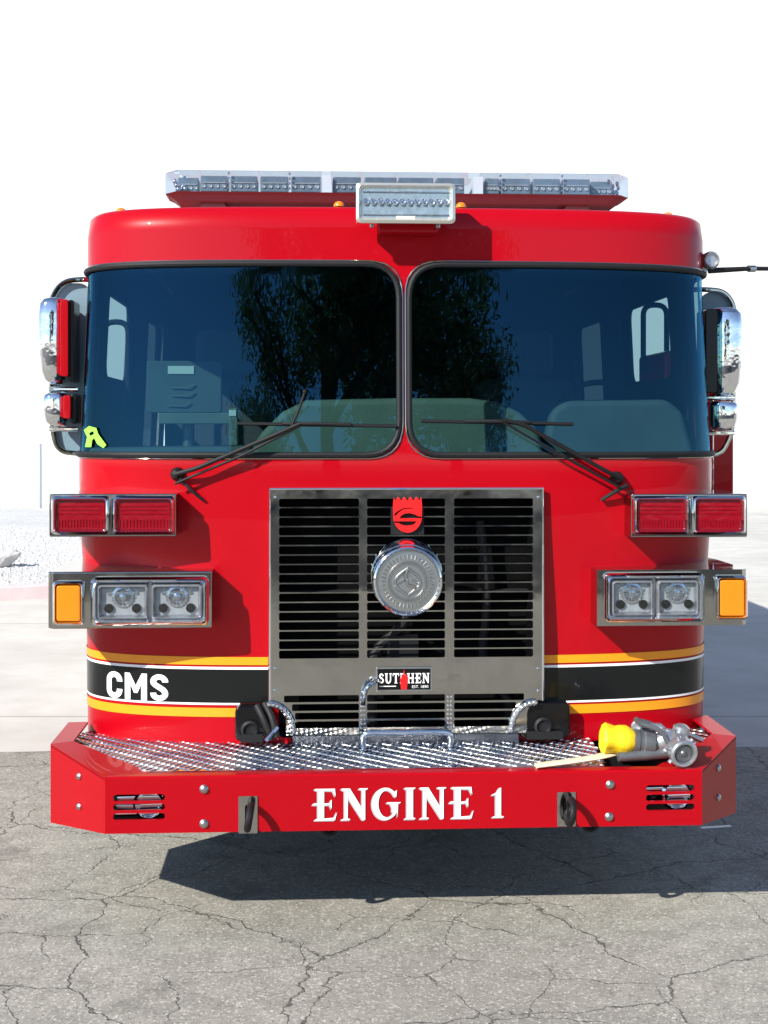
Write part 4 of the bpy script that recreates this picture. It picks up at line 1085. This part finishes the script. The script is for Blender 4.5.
# top fold of the face
mb = MB(); mb.rings([[(fx0, BY, ztf), (fx0, BY+.006, ztf+.006), (fx0+.07, BY+.055, ztf+.006), (fx0+.07, BY+.055, ztf-.004)], [(fx1, BY, ztf), (fx1, BY+.006, ztf+.006), (fx1-.07, BY+.055, ztf+.006), (fx1-.07, BY+.055, ztf-.004)]]); mb.build('front_flange', M['redbumper'], bump, smooth=False)
# bottom return, extended into an unseen pan that blocks sun leaking through the vents
bp_ = [(fx0+.01, BY+.013), (fx1-.01, BY+.013), (EXS[1]-.02, YR), (EXS[1]-.02, YB), (-EXS[-1]+.02, YB), (-EXS[-1]+.02, YR)]
mb = MB(); mb.rings([[(x, y, zbf+.002) for x, y in bp_], [(x, y, zbf+.010) for x, y in bp_]]); mb.build('sun_block_pan', M['black'], bump, smooth=False)
for px_, py_ in ((204, 789), (204, 823.5), (610, 784.5), (609, 816.5)):
    a, b = U(px_, py_, BY); mb = MB(); mb.lathe((a, BY, b), (0, -1, 0), [(.0155, 0), (.0155, .004), (.010, .010), (.004, .012), (0, .012)], 16); mb.build('bolt', M['satin'], bump)
for v_ in vents:
    mb = MB()
    mb.box(v_[0]-.01, v_[1]+.01, BY+.16, BY+.165, v_[2]-.02, v_[3]+.02); vb = mb.build('vent_backing', M['black'], bump, smooth=False)
    mb = MB(); cx = (v_[0]+v_[1])/2; cz = (v_[2]+v_[3])/2
    mb.lathe((cx+.03, BY+.13, cz), (0, -1, 0), [(.045, 0), (.05, .03), (.055, .10), (.046, .108), (.03, .05), (0, .05)], 24); mb.lathe((cx-.045, BY+.15, cz), (0, -1, 0), [(.03, 0), (.032, .05), (.02, .055), (0, .03)], 20)
    mb.tube([(v_[0]+.01, BY+.045, cz+.022), (v_[1]-.01, BY+.04, cz+.026)], .012, 12); mb.tube([(cx-.01, BY+.04, cz-.03), (v_[1]-.005, BY+.04, cz-.028)], .013, 12); mb.tube([(cx+.0, BY+.04, cz-.002), (v_[1]-.01, BY+.04, cz+.0)], .012, 12)
    if v_ is vents[0]: mb.tube([(v_[0]+.005, BY+.04, cz-.004), (cx, BY+.04, cz-.006)], .011, 12); mb.tube([(v_[0]+.005, BY+.04, cz-.032), (cx, BY+.04, cz-.03)], .012, 12)
    mb.build('air_horn', M['chrome'], vb)
# tow eyes in stainless plates
for v_ in tows:
    mb = MB(); mb.frame(rrect(v_[0], v_[1], v_[2], v_[3], .003, 2), rrect(v_[0]+.022, v_[1]-.022, v_[2]+.03, v_[3]-.03, .006, 2), BY-.004, BY-.001)
    pt = mb.build('tow_plate', M['steel'], bump, smooth=False)
    mb = MB(); mb.box(v_[0]+.021, v_[1]-.021, BY-.003, BY-.0012, v_[2]+.029, v_[3]-.029); mb.build('tow_slot', M['void'], pt, smooth=False)
    cx = (v_[0]+v_[1])/2+.006; cz = (v_[2]+v_[3])/2; mb = MB()
    mb.tube([(cx+.006*math.sin(a_), BY-.042+.050*math.cos(a_), cz+.002+.038*math.sin(a_)) for a_ in [2*math.pi*i/24 for i in range(24)]], .0125, 10, closed=True)
    mb.build('tow_eye', M['black'], bump)
# hooks hanging just under the bumper
for px_ in (330, 596):
    xx = U(px_, 830, BY)[0]; mb = MB()
    mb.tube([(xx+.028*math.cos(a_), BY+.10, zbf-.012+.028*math.sin(a_)) for a_ in [2*math.pi*i/16 for i in range(16)]], .009, 8, closed=True); mb.box(xx-.02, xx+.02, BY+.09, BY+.11, zbf+.005, zbf+.05)
    mb.build('under_hook', M['black'], bump)
e0 = RC(313, 788, 505, 819, BY-.002)
e1 = RC(313, 788, 474, 819, BY-.002); e2 = RC(491, 787, 505, 818, BY-.002)
for tx_, e_ in (('ENGINE', e1), ('1', e2)):
    serif_line(tx_, e_[0], e_[1], e_[2], e_[3], BY-.0035, 'bumper_lettering', M['white'], fp, thin=2.6)
    serif_line(tx_, e_[0], e_[1], e_[2], e_[3], BY-.0018, 'lettering_shadow', M['silverletter'], fp, dx=-.004, dz=-.003, thin=1.8)

# --- deck: base, diamond-plate cover, hose tray
DZ = ztf-.004
def deck_poly(x0_, x1_, yf, yb_): return [(x0_, yf), (x1_, yf), (x1_, yb_), (x0_, yb_)]
def lugs(mb, poly, z, pitch=.038, L_=.017, w_=.0052, h=.0035, slope=None):
    xs = [p_[0] for p_ in poly]; ys = [p_[1] for p_ in poly]; i = 0
    x = min(xs)
    nx_ = int((max(xs)-min(xs))/pitch)+1; ny_ = int((max(ys)-min(ys))/pitch)+1
    for i in range(nx_*2):
        for j in range(ny_*2):
            if (i+j) % 2: continue
            cx = min(xs)+(i+.5)*pitch/2; cy = min(ys)+(j+.5)*pitch/2
            if not inside((cx, cy), poly): continue
            a = R(42) if ((i+j)//2) % 2 else R(-42); c_, s_ = math.cos(a), math.sin(a)
            def tp(u, v_, hh):
                X = cx+u*c_-v_*s_; Y = cy+u*s_+v_*c_; return (X, Y, (z if slope is None else slope(X, Y))+hh)
            mb.add([tp(-L_, 0, 0), tp(0, -w_, 0), tp(L_, 0, 0), tp(0, w_, 0), tp(-L_*.55, 0, h), tp(0, -w_*.35, h), tp(L_*.55, 0, h), tp(0, w_*.35, h)],
                   [(0, 1, 5, 4), (1, 2, 6, 5), (2, 3, 7, 6), (3, 0, 4, 7), (4, 5, 6, 7)])
def plate(name, poly, z, mat, parent, th=.004, slope=None, lug=True):
    mb = MB(); zz = (lambda X, Y: z) if slope is None else slope
    mb.rings([[(x, y, zz(x, y)-th) for x, y in poly], [(x, y, zz(x, y)) for x, y in poly]])
    if lug: lugs(mb, poly, z+.0002, slope=(lambda X, Y: zz(X, Y)+.0002))
    return mb.build(name, mat, parent, smooth=False, recalc=False)
# dark tub below
mb = MB(); mb.rings([[(fx0+.03, BY+.03, ztf-.05), (fx1-.03, BY+.03, ztf-.05), (EX-.03, YR, ztf-.05), (EX-.03, YB, ztf-.05), (-EXS[-1]+.03, YB, ztf-.05), (-EXS[-1]+.03, YR, ztf-.05)],
   [(fx0+.03, BY+.03, ztf-.046), (fx1-.03, BY+.03, ztf-.046), (EX-.03, YR, ztf-.046), (EX-.03, YB, ztf-.046), (-EXS[-1]+.03, YB, ztf-.046), (-EXS[-1]+.03, YR, ztf-.046)]])
mb.build('tray_floor', M['black'], bump, smooth=False)
xcov = U(603, 765, BY+.08)[0]
cover = [(fx0+.10, BY+.065), (xcov, BY+.065), (xcov+.06, YB), (-EXS[-1]+.05, YB), (-EXS[-1]+.05, YR+.04)]
def sl_(X, Y): return ztf+.012+max(0, (-X-1.0))*.10
dk = plate('deck_plate', cover, ztf+.009, M['tread'], bump)
# front lip of the cover
mb = MB(); mb.box(fx0+.12, xcov, BY+.0605, BY+.0645, ztf-.016, ztf+.0095); mb.build('cover_lip', M['tread'], dk, smooth=False)
rp = [(fx1-.06, BY+.12), (EX-.05, YR+.04), (EX-.05, YB), (fx1-.02, YB)]
def sr_(X, Y): return ztf+.012+max(0, (X-1.0))*.10
plate('deck_plate', rp, ztf+.009, M['tread'], bump)
rb_ = [(xcov+.065, BY+.24), (fx1-.065, BY+.20), (fx1-.025, YB), (xcov+.065, YB)]
plate('deck_plate', rb_, ztf+.01, M['tread'], bump)
# chrome grab rail
y_ = -.15
pts = [(U(364, 748, y_)[0], y_+.02, ztf+.01), (U(362, 735, y_)[0], y_, U(362, 733, y_)[1]), (U(452, 735, y_)[0], y_, U(452, 732, y_)[1]), (U(450, 748, y_)[0], y_+.02, ztf+.01)]

mb = MB(); mb.tube(smooth_path(pts, .04), .0125, 14); gr = mb.build('grab_rail', M['chrome'], bump)
for p_ in (pts[0], pts[3]):
    mb = MB(); mb.lathe((p_[0], p_[1], ztf+.0125), (0, 0, 1), [(.026, 0), (.026, .004), (.014, .010), (.012, .012)], 18); mb.build('rail_foot', M['chrome'], gr)

# ------------------------------------------------------------------ CAB INTERIOR
def iprism(name, pxs, y0, y1, mat, parent=T, bevel=.02, sh=1.0):
    o1 = [U(px_, py_, y0) for px_, py_ in pxs]; cx = sum(p_[0] for p_ in o1)/len(o1)
    mb = MB(); mb.rings([[(x, y0, z) for x, z in o1], [(x, y1, z) for x, z in o1]]); return mb.build(name, mat, parent, bevel=bevel, seg=3)
dash = iprism('dashboard', [(88, 470), (252, 470), (252, 446), (88, 448)], .42, .95, M['dash2'])
iprism('engine_cowl', [(250, 474), (252, 446), (262, 432), (282, 412), (306, 400), (398, 398), (470, 398), (500, 402), (520, 412), (540, 430), (548, 474)], .38, 1.0, M['dash'], dash, bevel=.03)
iprism('instrument_hood', [(540, 474), (545, 440), (552, 410), (568, 400), (668, 399), (684, 412), (700, 474)], .50, .95, M['dash2'], dash, bevel=.03)
# steering wheel
mb = MB(); cx, cz = U(603, 408, 1.0)
mb.tube([(cx+.22*math.cos(a_), 1.0+.10*math.sin(a_), cz-.08+.20*math.sin(a_)) for a_ in [2*math.pi*i/32 for i in range(32)]], .014, 8, closed=True)
for a_ in (0.4, 2.7, 4.71): mb.tube([(cx, 1.0, cz-.08), (cx+.21*math.cos(a_), 1.0+.1*math.sin(a_), cz-.08+.19*math.sin(a_))], .012, 6)
mb.build('steering_wheel', M['rubber'], T)
# dash computer on its stand
q = RC(147, 361, 222, 413, .62)
mb = MB(); mb.prism(rrect(q[0], q[1], q[2], q[3], .015), .60, .65); pc = mb.build('dash_computer', M['dash2'], T, bevel=.006)
lb_ = RC(168, 366, 194, 374, .60); mb = MB(); mb.box(lb_[0], lb_[1], .595, .599, lb_[2], lb_[3]); mb.build('paper_label', M['smallwhite'], pc)
mb = MB()
for k_, (a, b) in enumerate(((172, 384), (172, 392), (168, 402))):
    c = RC(a, b, a+22, b+4, .6); mb.tube(smooth_path([(c[0], .595, c[2]), (c[1]-.02, .59, c[2]), (c[1], .59, c[3])], .01), .003, 6)
mb.build('screen_brackets', M['satin'], pc)
q = RC(160, 413, 232, 424, .58); mb = MB(); mb.prism(rrect(q[0], q[1], q[2], q[3], .01), .52, .72); mb.build('keyboard', M['dash'], pc, bevel=.004)
q = RC(176, 424, 200, 450, .6); mb = MB(); mb.tube([((q[0]+q[1])/2, .62, q[2]-.1), ((q[0]+q[1])/2, .62, q[3])], .025, 12); mb.build('stand', M['grey'], pc)
# radio handset on the dash
q = RC(229, 408, 238, 446, .52); mb = MB(); mb.prism(rrect(q[0], q[1], q[2], q[3], .008), .50, .55); rh = mb.build('radio_handset', M['dash'], T, bevel=.006)
mb = MB(); q2 = RC(229, 410, 236, 416, .5); mb.box(q2[0], q2[1], .496, .499, q2[2], q2[3]); mb.build('paper_label', M['smallwhite'], rh)
# front seats, crew seats, grab handles by the doors
for xx in (-.78, .72):
    mb = MB(); mb.prism(rrect(xx-.25, xx+.25, 1.35, 2.0, .06), 1.62, 1.76); st = mb.build('seat', M['seat'], T, bevel=.03)
    mb = MB(); mb.prism(rrect(xx-.14, xx+.14, 2.02, 2.25, .05), 1.64, 1.75); mb.build('headrest', M['seat'], st, bevel=.03)
    mb = MB(); mb.box(xx-.25, xx+.25, 1.12, 1.66, 1.28, 1.42); mb.build('cushion', M['seat'], st, bevel=.03)
for side, (px_, py0, py1) in ((-1, (116, 322, 420)), (1, (655, 305, 372))):
    a = U(px_, py0, 1.15); b = U(px_, py1, 1.15); w_ = .055
    mb = MB(); mb.tube(smooth_path([(a[0]-side*0-w_, 1.15, b[1]), (a[0]-w_, 1.15, a[1]), (a[0]+w_, 1.15, a[1]), (a[0]+w_, 1.15, b[1])], .05), .013, 10); mb.build('door_grab_handle', M['rubber'], T)
mb = MB(); mb.box(-.35, .35, 1.3, 2.6, 1.13, 1.62); mb.build('engine_cover', M['interior'], T, bevel=.05)

# ------------------------------------------------------------------ CHASSIS, WHEELS, REAR BODY
mb = MB(); mb.box(-.48, -.40, .1, 9.2, .62, .84); mb.box(.40, .48, .1, 9.2, .62, .84); mb.box(-.48, .48, .3, .4, .62, .8); mb.box(-.55, .55, .7, 1.7, .5, .62)
mb.build('chassis', M['black'], T, smooth=False)
mb = MB(); mb.box(-W, W, 3.36, 4.3, .6, 2.5); pb = mb.build('pump_panel', M['steel'], T, bevel=.01)
for side in (-1, 1):
    for (yy, zz) in ((3.6, 1.1), (3.95, 1.1), (3.6, 1.5), (3.95, 1.5), (3.78, .85)):
        mb = MB(); mb.lathe((side*W, yy, zz), (side, 0, 0), [(.09, 0), (.09, .05), (.07, .09), (0, .1)], 20); mb.build('outlet_cap', M['chrome'], pb)
mb = MB(); mb.box(-W, W, 4.36, 6.0, .55, 2.6); mb.box(-W, W, 6.0, 7.6, 1.15, 2.6); mb.box(-W, W, 7.6, 9.3, .55, 2.6); mb.box(-.55, .55, 6.0, 7.6, .55, 1.15)
rb2 = mb.build('rear_body', M['red'], T, bevel=.012)
for side in (-1, 1):
    for (a, b, c, d) in ((4.45, 5.9, .65, 2.2), (6.1, 7.5, 1.25, 2.2), (7.7, 9.2, .65, 2.2)):
        mb = MB(); n_ = 18
        for i in range(n_):
            z_ = c+(d-c)*i/n_; x_ = side*(W+.001); x2 = side*(W+.016); mb.box(min(x_, x2), max(x_, x2), a, b, z_, z_+(d-c)/n_-.012)
        mb.build('roller_door', M['satin'], rb2, smooth=False)
for (yy) in (1.75, 6.8):
    for side in (-1, 1):
        cxw = side*1.06
        mb = MB(); mb.lathe((cxw+side*.15, yy, .5), (-side, 0, 0), [(.30, 0), (.44, .0), (.49, .03), (.50, .08), (.50, .24), (.48, .29), (.42, .30), (.30, .30)], 48)
        wh = mb.build('wheel', M['tyre'], T)
        mb = MB(); mb.lathe((cxw+side*.12, yy, .5), (-side, 0, 0), [(.06, -.06), (.10, -.05), (.12, .0), (.24, .03), (.295, .0), (.30, .02), (.30, .25)], 40); mb.build('rim', M['chrome'], wh)
    mb = MB(); mb.tube([(-1.0, yy, .5), (1.0, yy, .5)], .07, 14); mb.build('axle', M['black'], T)

# ------------------------------------------------------------------ NOZZLE AND HOSE ON THE BUMPER
def BW(px, py, yl): x, z = U(px, py, yl); return Vector((x, yl, z))
def L2W(o):      # top-level things share the truck's heading, so they sit true on its deck
    o.location = (X0, D0, 0); o.rotation_euler.z = YAW; return o
def thing_at(name, p, **k):
    o = empty(name, to_world(*p), YAW, **k); return o
NO = Vector((BW(655, 752, BY+.12).x, BY+.12, ztf+.012))
noz = thing_at('hose_nozzle', NO, label='grey fire hose nozzle with yellow bumper tip lying on the bumper deck', cat='nozzle')
def nb(mb, name, mat, bevel=0, **k):
    mb.v = [tuple(Vector(p_)-NO) for p_ in mb.v]; return mb.build(name, mat, noz, bevel=bevel, **k)
y1_ = BY+.10
A_ = BW(601, 738, y1_); B_ = BW(632, 741, y1_); ax = (B_-A_).normalized()
mb = MB(); n_ = 40; base = A_
prof = [(.030, 0), (.044, .002), (.052, .012), (.050, .03), (.046, .045), (.050, .06), (.052, .085), (.046, .1), (.036, .118)]
rings_ = []
e_ = Vector((0, 0, 1)); e_ = (e_-ax*e_.dot(ax)).normalized(); f_ = ax.cross(e_)
for r_, h_ in prof:
    rings_.append([base+ax*h_+(e_*math.cos(2*math.pi*k_/48)+f_*math.sin(2*math.pi*k_/48))*r_*(1+(.07 if (k_//4) % 2 else -.02)*(1 if h_ < .02 else .4)) for k_ in range(48)])
mb.rings(rings_); nb(mb, 'bumper_tip', M['yellowrubber'])
mb = MB(); c0 = base+ax*.112
mb.lathe(c0, ax, [(.038, 0), (.045, .004), (.045, .02), (.041, .024), (.041, .036), (.046, .040), (.046, .075), (.040, .08), (.034, .1)], 32); nb(mb, 'stream_ring', M['grey'])
# body
c1 = c0+ax*.09; c2 = BW(676, 742, y1_-.015)
mb = MB(); mb.tube([c1, c1*.6+c2*.4+Vector((0, 0, .012)), c2*.8+c1*.2, c2], [.036, .043, .040, .046], 20); mb.lathe(c1*.4+c2*.6, (0, .2, 1), [(.036, -.03), (.036, .02), (.024, .045), (0, .05)], 20)
nb(mb, 'valve_body', M['ltgrey'])
# bail handle
mb = MB(); hp = c1*.5+c2*.5
for q in (-1, 1): mb.tube(smooth_path([hp+Vector((0, q*.045, 0)), hp+Vector((-.03, q*.045, .055)), hp+Vector((-.10, q*.03, .075))], .03), .009, 8)
mb.tube([hp+Vector((-.10, -.034, .075)), hp+Vector((-.10, .034, .075))], .011, 10)
nb(mb, 'bail_handle', M['grey'])
# pistol grip below
mb = MB(); g0 = BW(618, 757, y1_-.03); g1 = BW(672, 752, y1_-.02); g0.z = max(g0.z, ztf+.022); mb.tube([g0, g0*.5+g1*.5, g1], [.018, .022, .020], 14); nb(mb, 'pistol_grip', M['grey'])
# swivel coupling facing the viewer
c3 = BW(682, 752, BY+.02); c3.z = max(c3.z, ztf+.045)
fa = Vector((.15, -1, -.18)).normalized()
mb = MB(); mb.tube([c2, c2*.4+c3*.6+Vector((0, .03, .01)), c3-fa*.03], [.04, .042, .040], 18); nb(mb, 'elbow', M['ltgrey'])
mb = MB(); mb.lathe(c3-fa*.035, fa, [(.043, 0), (.047, .008), (.047, .03), (.050, .034), (.050, .055), (.044, .060), (.037, .058), (.035, .045), (0, .044)], 32)
for k_ in range(6):
    a_ = 2*math.pi*k_/6; up_ = fa.orthogonal().normalized(); v_ = Matrix.Rotation(a_, 3, fa) @ up_
    mb.tube([c3-fa*.01+v_*.044, c3-fa*.01+v_*.058], .008, 8)
nb(mb, 'swivel_coupling', M['ltgrey'])
mb = MB(); mb.lathe(c3+fa*.012, fa, [(.033, 0), (.028, .004), (.012, .003), (.008, .008), (0, .009)], 24); nb(mb, 'coupling_screen', M['grey'])
# extra lugs and levers
mb = MB(); l0 = BW(690, 741, BY+.16); mb.tube(smooth_path([c2+Vector((.0, .02, .03)), l0+Vector((-.02, 0, .03)), l0+Vector((.05, .03, -.005))], .03), .010, 10); mb.lathe(c2+Vector((.02, .02, .02)), (.2, 0, 1), [(.03, 0), (.03, .03), (.015, .04), (0, .042)], 18); nb(mb, 'shutoff_lever', M['ltgrey'])
mb = MB(); mb.lathe(BW(637, 726, y1_+.03), (-.3, -1, .1), [(.018, -.02), (.02, .02), (.014, .024), (0, .022)], 16); mb.tube([BW(637, 726, y1_+.03), BW(660, 727, y1_+.03), c1*.3+c2*.7+Vector((0, .02, .02))], .014, 10); nb(mb, 'gauge_knob', M['ltgrey'])

HO = Vector((BW(580, 764, BY+.10).x, BY+.06, ztf+.002))
hose_pts = [BW(536, 766, BY+.055), BW(570, 764.5, BY+.06), BW(600, 762.5, BY+.075), BW(612, 755, BY+.10), BW(606, 748, BY+.16), BW(585, 745, BY+.2)]
hose_pts = [Vector((p_.x, p_.y, ztf+.013+.012*i)) for i, p_ in enumerate([hose_pts[0], hose_pts[1], hose_pts[2]])] + [Vector((hose_pts[3].x, BY+.11, ztf+.040)), Vector((hose_pts[3].x+.06, BY+.17, ztf+.03))]
sp_ = smooth_path(hose_pts, .08)
mb = MB(); rr_ = []
for i, p_ in enumerate(sp_):
    a = sp_[max(0, i-1)]; b = sp_[min(len(sp_)-1, i+1)]; t = (b-a).normalized(); n_ = Vector((-t.y, t.x, 0)).normalized()
    w_ = .028; h_ = .008
    rr_.append([p_+n_*(w_*math.cos(q))+Vector((0, 0, h_*math.sin(q))) for q in [2*math.pi*k_/12 for k_ in range(12)]])
mb.rings(rr_); mb.v = [tuple(Vector(p_)-HO) for p_ in mb.v]
o = mb.build('fire_hose', M['hose']); o.location = to_world(*HO); o.rotation_euler.z = YAW
tag(o, 'flat pale cream fire hose running along the bumper edge into the nozzle', 'fire hose')

# small white scrap on the asphalt at the right
mb = MB(); mb.box(-.07, .07, -.008, .008, 0, .004); o = mb.build('paint_fleck', M['white']); o.location = ((716-384)/1400*6.15, 6.15, .0045); o.rotation_euler.z = .2
tag(o, 'thin white scrap lying on the shaded asphalt beside the bumper', 'litter')
